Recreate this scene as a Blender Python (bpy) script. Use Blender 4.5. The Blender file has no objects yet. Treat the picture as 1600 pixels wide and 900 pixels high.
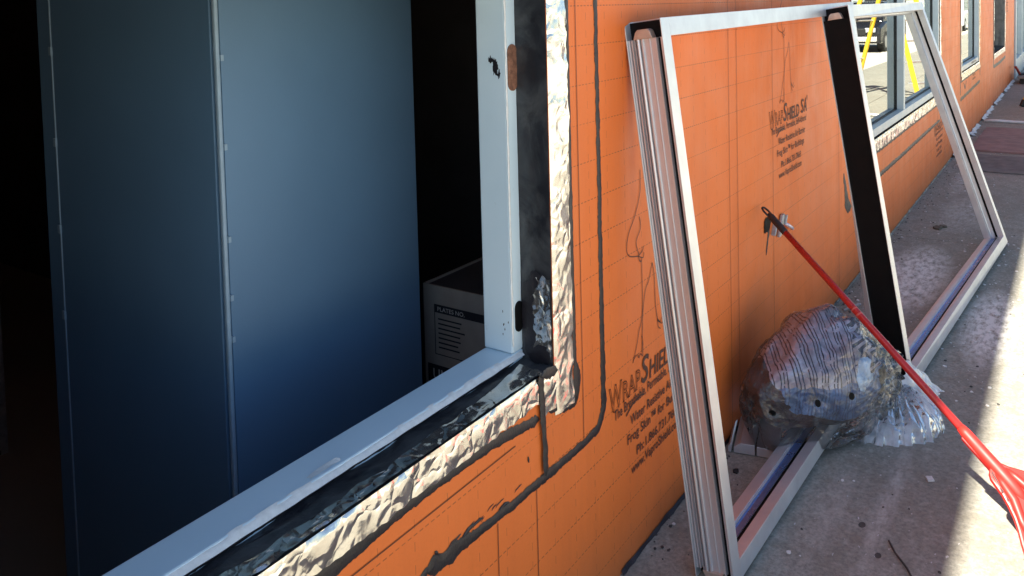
import bpy, bmesh, math, random
from mathutils import Vector, Matrix, noise
from mathutils.bvhtree import BVHTree
R = math.radians
random.seed(7)
sc = bpy.context.scene
COL = sc.collection

# ------------------------------------------------------------------ camera, sky, sun, exposure
cam_d = bpy.data.cameras.new('camera'); cam = bpy.data.objects.new('camera', cam_d); COL.objects.link(cam)
cam_d.sensor_width = 36.0; cam_d.lens = 36.0 * 1290 / 1600; cam_d.shift_y = (76.5 - 450) / 1600
cam_d.clip_start = 0.05; cam_d.clip_end = 2000
right = Vector((.567, -.8233, -.025)).normalized(); fwd = Vector((.8219, .5675, -.0497)).normalized()
up = right.cross(fwd).normalized(); right = fwd.cross(up).normalized()
m = Matrix((right, up, -fwd)).transposed().to_4x4(); m.translation = Vector((0, -1.0552, 1.6))
cam.matrix_world = m
sc.camera = cam

SUN_EL, SUN_AZ = R(50), R(168)             # the sun stands behind the building and to the left; azimuth counted from +x
w = bpy.data.worlds.new('World'); sc.world = w; w.use_nodes = True
nt = w.node_tree; bg = nt.nodes['Background']; sky = nt.nodes.new('ShaderNodeTexSky')
sky.sky_type = 'NISHITA'; sky.sun_disc = False; sky.sun_elevation = SUN_EL; sky.sun_rotation = R(90) - SUN_AZ
sky.air_density = 1.0; sky.dust_density = 0.6; sky.ozone_density = 1.6
nt.links.new(sky.outputs[0], bg.inputs[0]); bg.inputs[1].default_value = 0.055
sun_d = bpy.data.lights.new('sun', 'SUN'); sun_d.energy = 5.0; sun_d.angle = R(0.7); sun_d.color = (1.0, .93, .80)
sun = bpy.data.objects.new('sun', sun_d); COL.objects.link(sun)
sd = Vector((math.cos(SUN_AZ) * math.cos(SUN_EL), math.sin(SUN_AZ) * math.cos(SUN_EL), math.sin(SUN_EL)))
sun.rotation_euler = sd.to_track_quat('Z', 'Y').to_euler(); sun.location = (0, -4, 12)
vs = sc.view_settings; vs.view_transform = 'Standard'; vs.look = 'None'; vs.gamma = 1; vs.use_curve_mapping = False
vs.exposure = 1.95
sc.render.engine = 'CYCLES'

# ------------------------------------------------------------------ helpers
class G:
    """collects vertices and faces; build() links them as one mesh object"""
    def __init__(s): s.v = []; s.f = []
    def add(s, vs, fs):
        o = len(s.v); s.v += [tuple(v) for v in vs]; s.f += [tuple(i + o for i in f) for f in fs]; return s
    def box(s, x0, x1, y0, y1, z0, z1):
        return s.add([(x, y, z) for z in (z0, z1) for y in (y0, y1) for x in (x0, x1)],
                     [(0, 2, 3, 1), (4, 5, 7, 6), (0, 1, 5, 4), (2, 6, 7, 3), (0, 4, 6, 2), (1, 3, 7, 5)])
    def obox(s, P, a, b, c):
        """box from corner P with edge vectors a, b, c"""
        P = Vector(P); a = Vector(a); b = Vector(b); c = Vector(c)
        vs = [P, P + a, P + b, P + a + b, P + c, P + a + c, P + b + c, P + a + b + c]
        fs = [(0, 2, 3, 1), (4, 5, 7, 6), (0, 1, 5, 4), (2, 6, 7, 3), (0, 4, 6, 2), (1, 3, 7, 5)]
        if a.cross(b).dot(c) < 0: fs = [f[::-1] for f in fs]
        return s.add(vs, fs)
    def tube(s, pts, rad, n=10, cap=True):
        pts = [Vector(p) for p in pts]; rads = rad if isinstance(rad, (list, tuple)) else [rad] * len(pts)
        vs = []; fs = []; ref = None
        for i, p in enumerate(pts):
            d = (pts[min(i + 1, len(pts) - 1)] - pts[max(i - 1, 0)]).normalized()
            if ref is None: ref = d.orthogonal().normalized()
            ref = (ref - d * ref.dot(d)).normalized(); q = d.cross(ref)
            for k in range(n):
                a = 2 * math.pi * k / n; vs.append(p + (ref * math.cos(a) + q * math.sin(a)) * rads[i])
        for i in range(len(pts) - 1):
            for k in range(n): fs.append((i * n + k, i * n + (k + 1) % n, (i + 1) * n + (k + 1) % n, (i + 1) * n + k))
        if cap: fs.append(tuple(range(n))[::-1]); fs.append(tuple(range((len(pts) - 1) * n, len(pts) * n)))
        return s.add(vs, fs)
    def sweep(s, prof, st):
        """prof: (p,q) loop; st: list of (origin, ex, ey)"""
        n = len(prof); vs = []; fs = []
        for P, ex, ey in st:
            for p, q in prof: vs.append(Vector(P) + Vector(ex) * p + Vector(ey) * q)
        for i in range(len(st) - 1):
            for k in range(n): fs.append((i * n + k, i * n + (k + 1) % n, (i + 1) * n + (k + 1) % n, (i + 1) * n + k))
        fs.append(tuple(range(n))[::-1]); fs.append(tuple(range((len(st) - 1) * n, len(st) * n)))
        return s.add(vs, fs)
    def grid(s, fn, nu, nv):
        vs = [fn(i / nu, j / nv) for j in range(nv + 1) for i in range(nu + 1)]
        fs = [(j * (nu + 1) + i, j * (nu + 1) + i + 1, (j + 1) * (nu + 1) + i + 1, (j + 1) * (nu + 1) + i) for j in range(nv) for i in range(nu)]
        return s.add(vs, fs)
    def build(s, name, mat, parent=None, smooth=False, bevel=0, fixn=True):
        me = bpy.data.meshes.new(name); me.from_pydata(s.v, [], s.f)
        if fixn:
            bm = bmesh.new(); bm.from_mesh(me); bmesh.ops.recalc_face_normals(bm, faces=bm.faces); bm.to_mesh(me); bm.free()
        if smooth:
            me.polygons.foreach_set('use_smooth', [True] * len(me.polygons))
        ob = bpy.data.objects.new(name, me); COL.objects.link(ob)
        if mat: me.materials.append(mat)
        if bevel:
            b = ob.modifiers.new('bevel', 'BEVEL'); b.width = bevel; b.segments = 2; b.limit_method = 'ANGLE'; b.angle_limit = R(40)
        if parent: attach(ob, parent)
        return ob
def wloc(o):
    l = Vector((0, 0, 0))
    while o: l += o.location; o = o.parent
    return l
def attach(ob, parent):
    ob.location = ob.location - wloc(parent); ob.parent = parent
def tag(o, label=None, cat=None, group=None, kind=None):
    if label: o['label'] = label
    if cat: o['category'] = cat
    if group: o['group'] = group
    if kind: o['kind'] = kind
    return o
def empty(name, loc, parent=None):
    o = bpy.data.objects.new(name, None); COL.objects.link(o); o.location = loc; o.empty_display_size = .1
    if parent: attach(o, parent)
    return o
def nz(x, y=0, z=0, s=0): return noise.noise(Vector((x, y, z + s * 17.3)))

# ------------------------------------------------------------------ materials
class M:
    def __init__(s, name, **kw):
        s.m = bpy.data.materials.new(name); s.m.use_nodes = True; s.t = s.m.node_tree; s.p = s.t.nodes['Principled BSDF']
        s.set(**kw); s._tc = None
    def set(s, **kw):
        for k, v in kw.items():
            i = s.p.inputs[k.replace('_', ' ')] if k.replace('_', ' ') in s.p.inputs else s.p.inputs[k]
            if isinstance(v, tuple) and len(v) == 3 and i.type == 'RGBA': v = (*v, 1)
            i.default_value = v
    def n(s, t, **kw):
        x = s.t.nodes.new(t)
        for k, v in kw.items(): setattr(x, k, v)
        return x
    def link(s, a, b): s.t.links.new(a, b)
    @property
    def co(s):
        if s._tc is None: s._tc = s.n('ShaderNodeTexCoord').outputs['Object']
        return s._tc
    def math(s, op, a, b=None, c=None):
        x = s.n('ShaderNodeMath', operation=op)
        for i, v in enumerate((a, b, c)):
            if v is None: continue
            if hasattr(v, 'links'): s.link(v, x.inputs[i])
            else: x.inputs[i].default_value = v
        return x.outputs[0]
    def xyz(s, co=None):
        x = s.n('ShaderNodeSeparateXYZ'); s.link(co or s.co, x.inputs[0]); return x.outputs
    def noise(s, scale, detail=3, rough=.5, stretch=None, co=None, dist=0):
        x = s.n('ShaderNodeTexNoise'); x.inputs['Scale'].default_value = scale; x.inputs['Detail'].default_value = detail
        x.inputs['Roughness'].default_value = rough; x.inputs['Distortion'].default_value = dist
        c = co or s.co
        if stretch:
            mp = s.n('ShaderNodeMapping'); mp.inputs['Scale'].default_value = stretch; s.link(c, mp.inputs[0]); c = mp.outputs[0]
        s.link(c, x.inputs['Vector']); return x.outputs['Fac']
    def ramp(s, fac, *stops):
        x = s.n('ShaderNodeValToRGB'); e = x.color_ramp.elements
        while len(e) < len(stops): e.new(.5)
        for i, (p, c) in enumerate(stops):
            e[i].position = p; e[i].color = (*c, 1) if isinstance(c, tuple) else (c, c, c, 1)
        s.link(fac, x.inputs[0]); return x.outputs[0]
    def mix(s, fac, a, b):
        x = s.n('ShaderNodeMix', data_type='RGBA')
        for i, v in ((0, fac), (6, a), (7, b)):
            if hasattr(v, 'links'): s.link(v, x.inputs[i])
            else: x.inputs[i].default_value = (*v, 1) if isinstance(v, tuple) else v
        return x.outputs[2]
    def col(s, c): s.link(c, s.p.inputs['Base Color'])
    def rough(s, c): s.link(c, s.p.inputs['Roughness'])
    def bump(s, h, strength=.3, dist=.005):
        b = s.n('ShaderNodeBump'); b.inputs['Strength'].default_value = strength; b.inputs['Distance'].default_value = dist
        s.link(h, b.inputs['Height']); s.link(b.outputs[0], s.p.inputs['Normal'])

def simple(name, c, rough=.5, metal=0, var=.12, scale=30, bump=0, **kw):
    x = M(name, Roughness=rough, Metallic=metal, **kw)
    f = x.noise(scale, 4, .6)
    x.col(x.ramp(f, (.3, tuple(v * (1 - var) for v in c)), (.7, tuple(min(1, v * (1 + var)) for v in c))))
    x.rough(x.ramp(x.noise(scale * .6, 3), (.3, max(0, rough - .08)), (.7, min(1, rough + .1))))
    if bump: x.bump(x.noise(scale * 3, 3), bump, .003)
    return x.m

def mat_wrap():
    x = M('orange_wrap', Roughness=.5, **{'Specular IOR Level': .35})
    X, Y, Z = x.xyz()
    def lines(a, a0, b, per, duty, hw):
        d = x.math('ABSOLUTE', x.math('SUBTRACT', x.math('FRACT', x.math('ADD', x.math('DIVIDE', x.math('SUBTRACT', a, a0), .1016), 100.5)), .5))
        on = x.math('LESS_THAN', d, hw / .1016)
        dash = x.math('LESS_THAN', x.math('FRACT', x.math('ADD', x.math('DIVIDE', b, per), 100.0)), duty)
        return x.math('MULTIPLY', on, dash)
    h = lines(Z, 1.601, X, .0172, .62, .0013)
    v = lines(X, 2.0694, Z, .046, .42, .00095)
    wear = x.ramp(x.noise(1.7, 4, .7), (.36, .3), (.6, 1.0))
    ln = x.math('MULTIPLY', x.math('MAXIMUM', h, x.math('MULTIPLY', v, .75)), wear)
    big = x.noise(.9, 3, .6); streak = x.noise(5, 4, .65, (1.0, 1, .12)); fine = x.noise(140, 3, .6)
    c0 = x.ramp(big, (.3, (.71, .155, .026)), (.7, (.81, .19, .036)))
    c1 = x.mix(x.ramp(streak, (.45, .0), (.75, .40)), c0, (.55, .115, .022))
    c2 = x.mix(x.ramp(fine, (.5, .0), (.8, .18)), c1, (.50, .12, .03))
    dust = x.ramp(x.math('SUBTRACT', .24, Z), (0.0, 0.0), (.22, .35))
    dn = x.math('MULTIPLY', dust, x.noise(9, 5, .7))
    c3 = x.mix(dn, c2, (.42, .20, .10))
    x.col(x.mix(x.math('MULTIPLY', ln, .8), c3, (.17, .045, .018)))
    x.rough(x.ramp(x.noise(6, 3), (.3, .42), (.7, .58)))
    hgt = x.math('ADD', x.math('MULTIPLY', x.noise(3.2, 3, .5, (1, 1, .25)), 1.0), x.math('MULTIPLY', fine, .03))
    hgt = x.math('ADD', hgt, x.math('MULTIPLY', x.noise(26, 2, .5, (1.6, 1, .3)), .10))
    x.bump(hgt, .55, .02)
    return x.m

def mat_concrete(name, c, sunny=False):
    x = M(name, Roughness=.9, **{'Specular IOR Level': .25})
    X, Y, Z = x.xyz()
    big = x.noise(1.3, 5, .6); mid = x.noise(9, 5, .7); fine = x.noise(70, 5, .75)
    s = lambda k: tuple(v * k for v in c)
    c0 = x.ramp(big, (.3, s(.82)), (.7, s(1.12)))
    c1 = x.mix(x.ramp(mid, (.40, .0), (.64, .7)), c0, (c[0] * .68, c[1] * .64, c[2] * .58))
    c2 = x.mix(x.ramp(fine, (.38, .75), (.58, .0)), c1, s(.50))
    c2 = x.mix(x.ramp(x.noise(28, 4, .7), (.52, .0), (.72, .55)), c2, s(1.30))
    c3 = x.mix(x.ramp(x.noise(55, 3, .7), (.70, .0), (.78, .3)), c2, s(1.35))
    if not sunny:
        # spilt white dust, each patch with a shape of its own
        acc = None
        for cx, cy, rx, ry, a in ((5.15, -.27, .75, .20, 1.3), (4.55, -.70, .62, .13, 1.4), (6.9, -.35, .7, .18, .35), (8.2, -.22, .9, .1, .4), (2.75, -.56, .45, .035, .40), (2.65, -.42, .3, .05, .22)):
            d = x.math('ADD', x.math('POWER', x.math('DIVIDE', x.math('SUBTRACT', X, cx), rx), 2), x.math('POWER', x.math('DIVIDE', x.math('SUBTRACT', Y, cy), ry), 2))
            f = x.math('MULTIPLY', x.math('MAXIMUM', x.math('SUBTRACT', 1.0, d), 0), a)
            acc = f if acc is None else x.math('MAXIMUM', acc, f)
        rag = x.ramp(x.noise(14, 5, .7, (1, 2.2, 1)), (.36, .0), (.60, 1.0))
        c3 = x.mix(x.math('MULTIPLY', acc, rag), c3, (.70, .69, .64))
        fl = x.ramp(x.noise(38, 2, .5, (1, 2.4, 1)), (.70, .0), (.73, .7))
        far = x.math('MULTIPLY', fl, x.ramp(x.noise(1.1, 2), (.5, 0.), (.62, 1.)))
        c3 = x.mix(far, c3, (.66, .66, .66))
        # small oil spots
        acc = None
        for cx, cy, r in ((2.5935, -.5166, .012), (2.4698, -.5853, .011), (2.9, -.2, .008), (3.6, -.6, .008)):
            d = x.math('ADD', x.math('POWER', x.math('DIVIDE', x.math('SUBTRACT', X, cx), r * 1.6), 2), x.math('POWER', x.math('DIVIDE', x.math('SUBTRACT', Y, cy), r), 2))
            f = x.math('LESS_THAN', x.math('ADD', d, x.math('MULTIPLY', mid, .5)), .9)
            acc = f if acc is None else x.math('MAXIMUM', acc, f)
        c3 = x.mix(x.math('MULTIPLY', acc, .8), c3, (.03, .028, .026))
    x.col(c3)
    x.bump(x.math('ADD', x.math('MULTIPLY', fine, .5), mid), .5, .004)
    return x.m

def mat_foil():
    x = M('foil_facer', Metallic=.92, Roughness=.3)
    x.col(x.ramp(x.noise(18, 4, .6), (.3, (.58, .55, .50)), (.7, (.80, .78, .74))))
    x.rough(x.ramp(x.noise(30, 3), (.3, .09), (.7, .22)))
    vo = x.n('ShaderNodeTexVoronoi', feature='DISTANCE_TO_EDGE'); vo.inputs['Scale'].default_value = 17
    dc = x.n('ShaderNodeVectorMath', operation='ADD'); nn = x.n('ShaderNodeTexNoise'); nn.inputs['Scale'].default_value = 14; x.link(x.co, nn.inputs['Vector']); sv = x.n('ShaderNodeVectorMath', operation='SCALE'); sv.inputs['Scale'].default_value = .08; x.link(nn.outputs['Color'], sv.inputs[0])
    x.link(x.co, dc.inputs[0]); x.link(sv.outputs[0], dc.inputs[1]); x.link(dc.outputs[0], vo.inputs['Vector'])
    x.bump(x.math('ADD', x.math('MULTIPLY', x.math('MINIMUM', vo.outputs['Distance'], .2), x.ramp(x.noise(5, 2), (.42, .1), (.6, 1.0))), x.math('MULTIPLY', x.noise(30, 3, .5, (1, 1, 1), None, .6), .12)), .5, .02)
    return x.m
def mat_membrane():
    x = M('black_membrane', Roughness=.38, **{'Specular IOR Level': .55})
    x.col(x.ramp(x.noise(7, 4, .7, None, None, 1.0), (.4, (.012, .013, .018)), (.62, (.05, .052, .055))))
    x.rough(x.ramp(x.noise(12, 3), (.35, .28), (.65, .6)))
    x.bump(x.noise(24, 4, .6), .5, .006)
    return x.m
def mat_glass():
    x = bpy.data.materials.new('window_glass'); x.use_nodes = True; t = x.node_tree
    t.nodes.remove(t.nodes['Principled BSDF']); out = t.nodes['Material Output']
    fr = t.nodes.new('ShaderNodeFresnel'); fr.inputs[0].default_value = 3.2
    tr = t.nodes.new('ShaderNodeBsdfTransparent'); tr.inputs[0].default_value = (.62, .68, .66, 1)
    gl = t.nodes.new('ShaderNodeBsdfGlossy'); gl.inputs['Roughness'].default_value = .004; gl.inputs[0].default_value = (.93, .97, .94, 1)
    mx = t.nodes.new('ShaderNodeMixShader')
    fr.inputs[0].default_value = 1.5; mr = t.nodes.new('ShaderNodeMath'); mr.operation = 'MULTIPLY_ADD'; mr.inputs[1].default_value = .62; mr.inputs[2].default_value = .38; t.links.new(fr.outputs[0], mr.inputs[0]); t.links.new(mr.outputs[0], mx.inputs[0]); t.links.new(tr.outputs[0], mx.inputs[1]); t.links.new(gl.outputs[0], mx.inputs[2]); t.links.new(mx.outputs[0], out.inputs[0])
    return x
def mat_film(name, opac, rough=.16, tint=(.85, .88, .92)):
    x = M(name, Roughness=rough, **{'Specular IOR Level': .6})
    x.col(x.ramp(x.noise(20, 4), (.3, tuple(v * .9 for v in tint)), (.7, tint)))
    vo = x.n('ShaderNodeTexVoronoi', feature='DISTANCE_TO_EDGE'); vo.inputs['Scale'].default_value = 17; vo.inputs['Randomness'].default_value = 1
    dc = x.n('ShaderNodeVectorMath', operation='ADD'); nn = x.n('ShaderNodeTexNoise'); nn.inputs['Scale'].default_value = 9; x.link(x.co, nn.inputs['Vector']); sv = x.n('ShaderNodeVectorMath', operation='SCALE'); sv.inputs['Scale'].default_value = .09; x.link(nn.outputs['Color'], sv.inputs[0])
    x.link(x.co, dc.inputs[0]); x.link(sv.outputs[0], dc.inputs[1]); x.link(dc.outputs[0], vo.inputs['Vector'])
    x.bump(x.math('ADD', x.math('MINIMUM', vo.outputs['Distance'], .25), x.math('MULTIPLY', x.noise(9, 3, .5, None, None, 1.4), .6)), .55, .03)
    out = x.t.nodes['Material Output']; tr = x.n('ShaderNodeBsdfTransparent'); tr.inputs[0].default_value = (.96, .97, .98, 1)
    lw = x.n('ShaderNodeLayerWeight'); lw.inputs[0].default_value = .35
    f = x.math('MINIMUM', x.math('ADD', x.math('MULTIPLY', x.math('POWER', lw.outputs['Facing'], 2.5), .35), x.ramp(x.noise(11, 4, .6), (.3, opac * .5), (.7, opac * 1.4))), 1.0)
    mx = x.n('ShaderNodeMixShader'); x.link(f, mx.inputs[0]); x.link(tr.outputs[0], mx.inputs[1]); x.link(x.p.outputs[0], mx.inputs[2])
    nb = x.p.inputs['Normal'].links[0].from_socket
    fr = x.n('ShaderNodeFresnel'); fr.inputs[0].default_value = 1.5 if opac < .2 else 1.32; x.link(nb, fr.inputs['Normal'])
    gl = x.n('ShaderNodeBsdfGlossy'); gl.inputs['Roughness'].default_value = rough * .7; x.link(nb, gl.inputs['Normal'])
    m2 = x.n('ShaderNodeMixShader'); x.link(fr.outputs[0], m2.inputs[0]); x.link(mx.outputs[0], m2.inputs[1]); x.link(gl.outputs[0], m2.inputs[2]); x.link(m2.outputs[0], out.inputs[0])
    return x.m

WRAP = mat_wrap(); CONC = mat_concrete('sidewalk_concrete', (.345, .335, .285)); LOT = mat_concrete('lot_concrete', (.64, .61, .53), True)
FOIL = mat_foil(); MEMB = mat_membrane(); GLASS = mat_glass()
ALU = M('clear_anodised_aluminium', Metallic=.62, Roughness=.38)
ALU.col(ALU.ramp(ALU.noise(12, 4, .6), (.3, (.60, .61, .63)), (.7, (.71, .73, .74))))
ALU.rough(ALU.ramp(ALU.noise(60, 3, .6, (1, 1, .05)), (.3, .30), (.7, .44)))
ALU = ALU.m
ALUR = simple('bright_rib_aluminium', (.70, .70, .72), .42, .72, .05, 3)
BLUEALU = simple('sky_blue_pocket', (.16, .24, .48), .3, .7, .08, 20)
BLACK = simple('matte_black', (.003, .003, .0035), .65, 0, .2, 40, **{'Specular IOR Level': .15})  # also the painted dark of slots, holes and channel insides
SEAL = simple('black_sealant', (.014, .012, .016), .42, 0, .3, 60, .4)
INK = simple('printed_ink', (.075, .022, .012), .6, 0, .25, 200)
LAP = simple('lap_line_brown', (.13, .035, .014), .7, 0, .2, 80)  # dark brown strips along the membrane laps
FRAMEW = M('pale_painted_steel', Roughness=.42)
FRAMEW.col(FRAMEW.mix(FRAMEW.ramp(FRAMEW.noise(30, 5, .7), (.66, .0), (.8, .35)), FRAMEW.ramp(FRAMEW.noise(4, 3), (.3, (.62, .77, .85)), (.7, (.69, .83, .90))), (.30, .31, .30)))
FRAMEW.bump(FRAMEW.noise(90, 3), .08, .002); FRAMEW = FRAMEW.m
FARFRAME = simple('window_frame_aluminium', (.48, .56, .60), .38, .35, .06, 10)
WHITEFILM = simple('white_caulk', (.72, .73, .72), .5, 0, .1, 60, .3)
RUST = simple('rusty_primer', (.22, .10, .06), .8, 0, .45, 90, .4)
GASKET = simple('rubber_gasket', (.012, .012, .013), .5, 0, .2, 60)
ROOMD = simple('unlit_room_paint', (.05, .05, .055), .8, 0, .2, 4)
ROOFM = simple('roof_coping', (.35, .34, .33), .6, 0, .1, 6)

# ------------------------------------------------------------------ ground
def sheet(name, x0, x1, y0, y1, z, mat):
    return tag(G().add([(x0, y0, z), (x1, y0, z), (x1, y1, z), (x0, y1, z)], [(0, 1, 2, 3)]).build(name, mat), kind='structure')
terrain = sheet('ground', -600, 900, -700, 500, -.26, simple('far_ground', (.30, .28, .24), .95, 0, .15, .05))
lot = sheet('parking_lot', -60, 160, -30, -2.9, -.13, LOT)
sw = G().box(-12, 60, -2.9, .25, -.25, -.012).build('sidewalk', simple('joint_grit', (.07, .065, .06), .95, 0, .3, 60)); tag(sw, kind='structure')
JX = [-12, -9, -6, -3, 0.02, 3.0 - 4.5, 6.0, 11.78, 14.7, 17.6, 20.6, 23.6, 30, 40, 60]; JX = sorted(set(JX) - {3.0 - 4.5})
for a, b in zip(JX[:-1], JX[1:]):
    for y0, y1 in ((-1.5, .25), (-2.9, -1.5)):
        G().box(a + .004, b - .004, y0 + .004, y1 - (.004 if y1 < 0 else 0), -.2, 0).build('slab', CONC, sw, bevel=.005)

# ------------------------------------------------------------------ the building
OPEN = [(.10, 1.672, .722, 1.71), (4.86, 8.36, .712, 2.45), (9.98, 11.88, .765, 2.45), (13.98, 16.07, .745, 2.45)]  # near opening's unseen head and left side set tight to darken the interior
WX0, WX1, WT, TOP = -7.0, 18.42, .168, 4.41
bld = empty('storefront_building', (6, 2.2, 0))
tag(bld, 'long single storey building with bright orange house wrap on its street wall', 'building')
g = G(); gret = G()
xs = sorted({WX0, WX1} | {v for o in OPEN for v in o[:2]}); zs = sorted({-.05, TOP} | {v for o in OPEN for v in o[2:]})
def solid(i, j):
    if not (0 <= i < len(xs) - 1 and 0 <= j < len(zs) - 1): return False
    cx, cz = (xs[i] + xs[i + 1]) / 2, (zs[j] + zs[j + 1]) / 2
    return not any(o[0] < cx < o[1] and o[2] < cz < o[3] for o in OPEN)
for i in range(len(xs) - 1):
    for j in range(len(zs) - 1):
        if not solid(i, j): continue
        a, b, c, d = xs[i], xs[i + 1], zs[j], zs[j + 1]
        for y in (0, WT): g.add([(a, y, c), (b, y, c), (b, y, d), (a, y, d)], [(0, 1, 2, 3) if y == 0 else (3, 2, 1, 0)])
        for di, dj, q in ((-1, 0, [(a, 0, c), (a, 0, d), (a, WT, d), (a, WT, c)]), (1, 0, [(b, 0, c), (b, WT, c), (b, WT, d), (b, 0, d)]),
                          (0, -1, [(a, 0, c), (a, WT, c), (b, WT, c), (b, 0, c)]), (0, 1, [(a, 0, d), (b, 0, d), (b, WT, d), (a, WT, d)])):
            if not solid(i + di, j + dj): gret.add(q, [(0, 1, 2, 3)])
g.build('wall', WRAP, bld, fixn=False); gret.build('opening_return', MEMB, bld, fixn=False)
G().box(WX0, 30, .23, 9.0, 3.2, 3.4).build('roof', ROOFM, bld)
G().box(WX0, WX1, -.0, .25, TOP + .001, TOP + .05).build('parapet_cap', ROOFM, bld)
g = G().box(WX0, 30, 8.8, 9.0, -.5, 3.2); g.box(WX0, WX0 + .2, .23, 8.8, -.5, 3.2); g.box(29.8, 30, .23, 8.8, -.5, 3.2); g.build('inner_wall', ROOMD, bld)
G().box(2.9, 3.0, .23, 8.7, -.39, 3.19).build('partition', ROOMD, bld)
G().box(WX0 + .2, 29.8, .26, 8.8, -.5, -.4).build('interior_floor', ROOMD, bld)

# --- window in the near opening: a pale steel frame without its pane
win = empty('window', (.14, .1, .75), bld); win['label'] = 'glassless pale blue window frame set in the near opening'
FY0, FY1 = .086, .172
G().box(1.622, 1.669, FY0, FY1, .752, 1.66).build('jamb', FRAMEW, win, bevel=.004)
G().box(.103, 1.669, FY0 - .0, FY1, .705, .7505).build('sill', FRAMEW, win, bevel=.004)
G().box(.103, .15, FY0, FY1, .752, 1.66).build('jamb', FRAMEW, win, bevel=.004)
G().box(.103, 1.669, FY0, FY1, 1.662, 1.707).build('head', FRAMEW, win, bevel=.004)
def pill(cx, z0, z1, hw, y, mat, name, parent):
    pts = []; r = hw
    for k in range(9): a = math.pi * k / 8; pts.append((cx + r * math.cos(a), z1 - r + r * math.sin(a)))
    for k in range(9): a = math.pi + math.pi * k / 8; pts.append((cx + r * math.cos(a), z0 + r + r * math.sin(a)))
    gg = G(); n = len(pts); gg.add([(px, y, pz) for px, pz in pts] + [(px, y + .003, pz) for px, pz in pts], [tuple(range(n))] + [(k, (k + 1) % n, n + (k + 1) % n, n + k) for k in range(n)])
    return gg.build(name, mat, parent)
pill(1.650, 1.398, 1.512, .019, FY0 - .003, RUST, 'weep_slot', win)
pill(1.652, .80, .876, .016, FY0 - .003, BLACK, 'weep_slot', win)

def ribbon(pts, width, y, mat, name, parent, seed=0, rag=.35, step=.006, dome=.003, axis='wall', fixed=None):
    """irregular bead or strip laid along a polyline on a plane; width may be a list per point"""
    if not isinstance(width, (list, tuple)): width = [width] * len(pts)
    P = []; Wd = []
    for (a, b), (wa, wb) in zip(zip(pts[:-1], pts[1:]), zip(width[:-1], width[1:])):
        a = Vector(a); b = Vector(b); n = max(1, int((b - a).length / step))
        for k in range(n): P.append(a.lerp(b, k / n)); Wd.append(wa + (wb - wa) * k / n)
    P.append(Vector(pts[-1])); Wd.append(width[-1]); vs = []; fs = []
    # smooth corners
    for _ in range(4): P = [P[0]] + [(P[i - 1] + P[i] * 2 + P[i + 1]) / 4 for i in range(1, len(P) - 1)] + [P[-1]]
    s = 0
    for i, p in enumerate(P):
        d = (P[min(i + 1, len(P) - 1)] - P[max(0, i - 1)]).normalized(); q = Vector((-d.y, d.x))
        s += step
        tap = min(1, .25 + i / 4, .25 + (len(P) - 1 - i) / 4)
        w1 = Wd[i] * .5 * tap * (1 + rag * (nz(s * 28, seed) + .7 * nz(s * 110, seed + 3))); w2 = Wd[i] * .5 * tap * (1 + rag * (nz(s * 30, seed + 9) + .7 * nz(s * 120, seed + 5)))
        off = q * (Wd[i] * .12 * nz(s * 9, seed + 20))
        dm = dome * (.7 + .5 * nz(s * 40, seed + 31))
        for u, h in ((p + off + q * w1, 0), (p + off + q * w1 * .55, dm), (p + off - q * w2 * .5, dm * .8), (p + off - q * w2, 0)):
            vs.append((u.x, y - .0012 - h, u.y) if axis == 'wall' else ((u.x, u.y, y + .0012 + h) if axis == 'floor' else (y - .0012 - h, u.x, u.y)))
    for i in range(len(P) - 1):
        for k in range(3): fs.append((i * 4 + k, i * 4 + k + 1, (i + 1) * 4 + k + 1, (i + 1) * 4 + k))
    return G().add(vs, fs).build(name, mat, parent, smooth=True)
def crumple(p, sc_, seed): 
    v = Vector(p) * sc_ + Vector((seed * 3.1, seed * 7.7, seed))
    return 1 - abs(noise.noise(v)) * 2 + .5 * (1 - abs(noise.noise(v * 2.3)) * 2)

def foil_sheet(x0, x1, z0, z1, y, name, parent, seed, amp=.004, sc_=22, res=.007, edge=.012, mat=None, stretch=(1, 1, 1), raged=(0, 0, 1, 0)):
    nu = max(2, int((x1 - x0) / res)); nv = max(2, int((z1 - z0) / res))
    def fn(u, v):
        x = x0 + (x1 - x0) * u; z = z0 + (z1 - z0) * v
        ex = edge * (nz(z * 14, seed) + .6 * nz(z * 50, seed + 4)); ez = edge * (nz(x * 10, seed + 2) + .6 * nz(x * 44, seed + 6))
        if raged[0]: x += ex * (1 - u)
        if raged[1]: x += ex * u
        if raged[2]: z += ez * (1 - v)
        if raged[3]: z += ez * v
        hgt = amp * max(-.2, crumple((x * stretch[0], 0, z * stretch[2]), sc_, seed))
        fe = min(1, (0 if raged[0] else 1) * u * 6 + (1 if raged[0] else 0)) if (x1 - x0) < (z1 - z0) else min(1, (1 - v) * 6)
        hgt = hgt * fe - amp * .4 * (1 - fe)
        return (x, y - .0015 - amp * .4 - hgt * .8, z)
    return G().grid(fn, nu, nv).build(name, mat or FOIL, parent, smooth=True)

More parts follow.
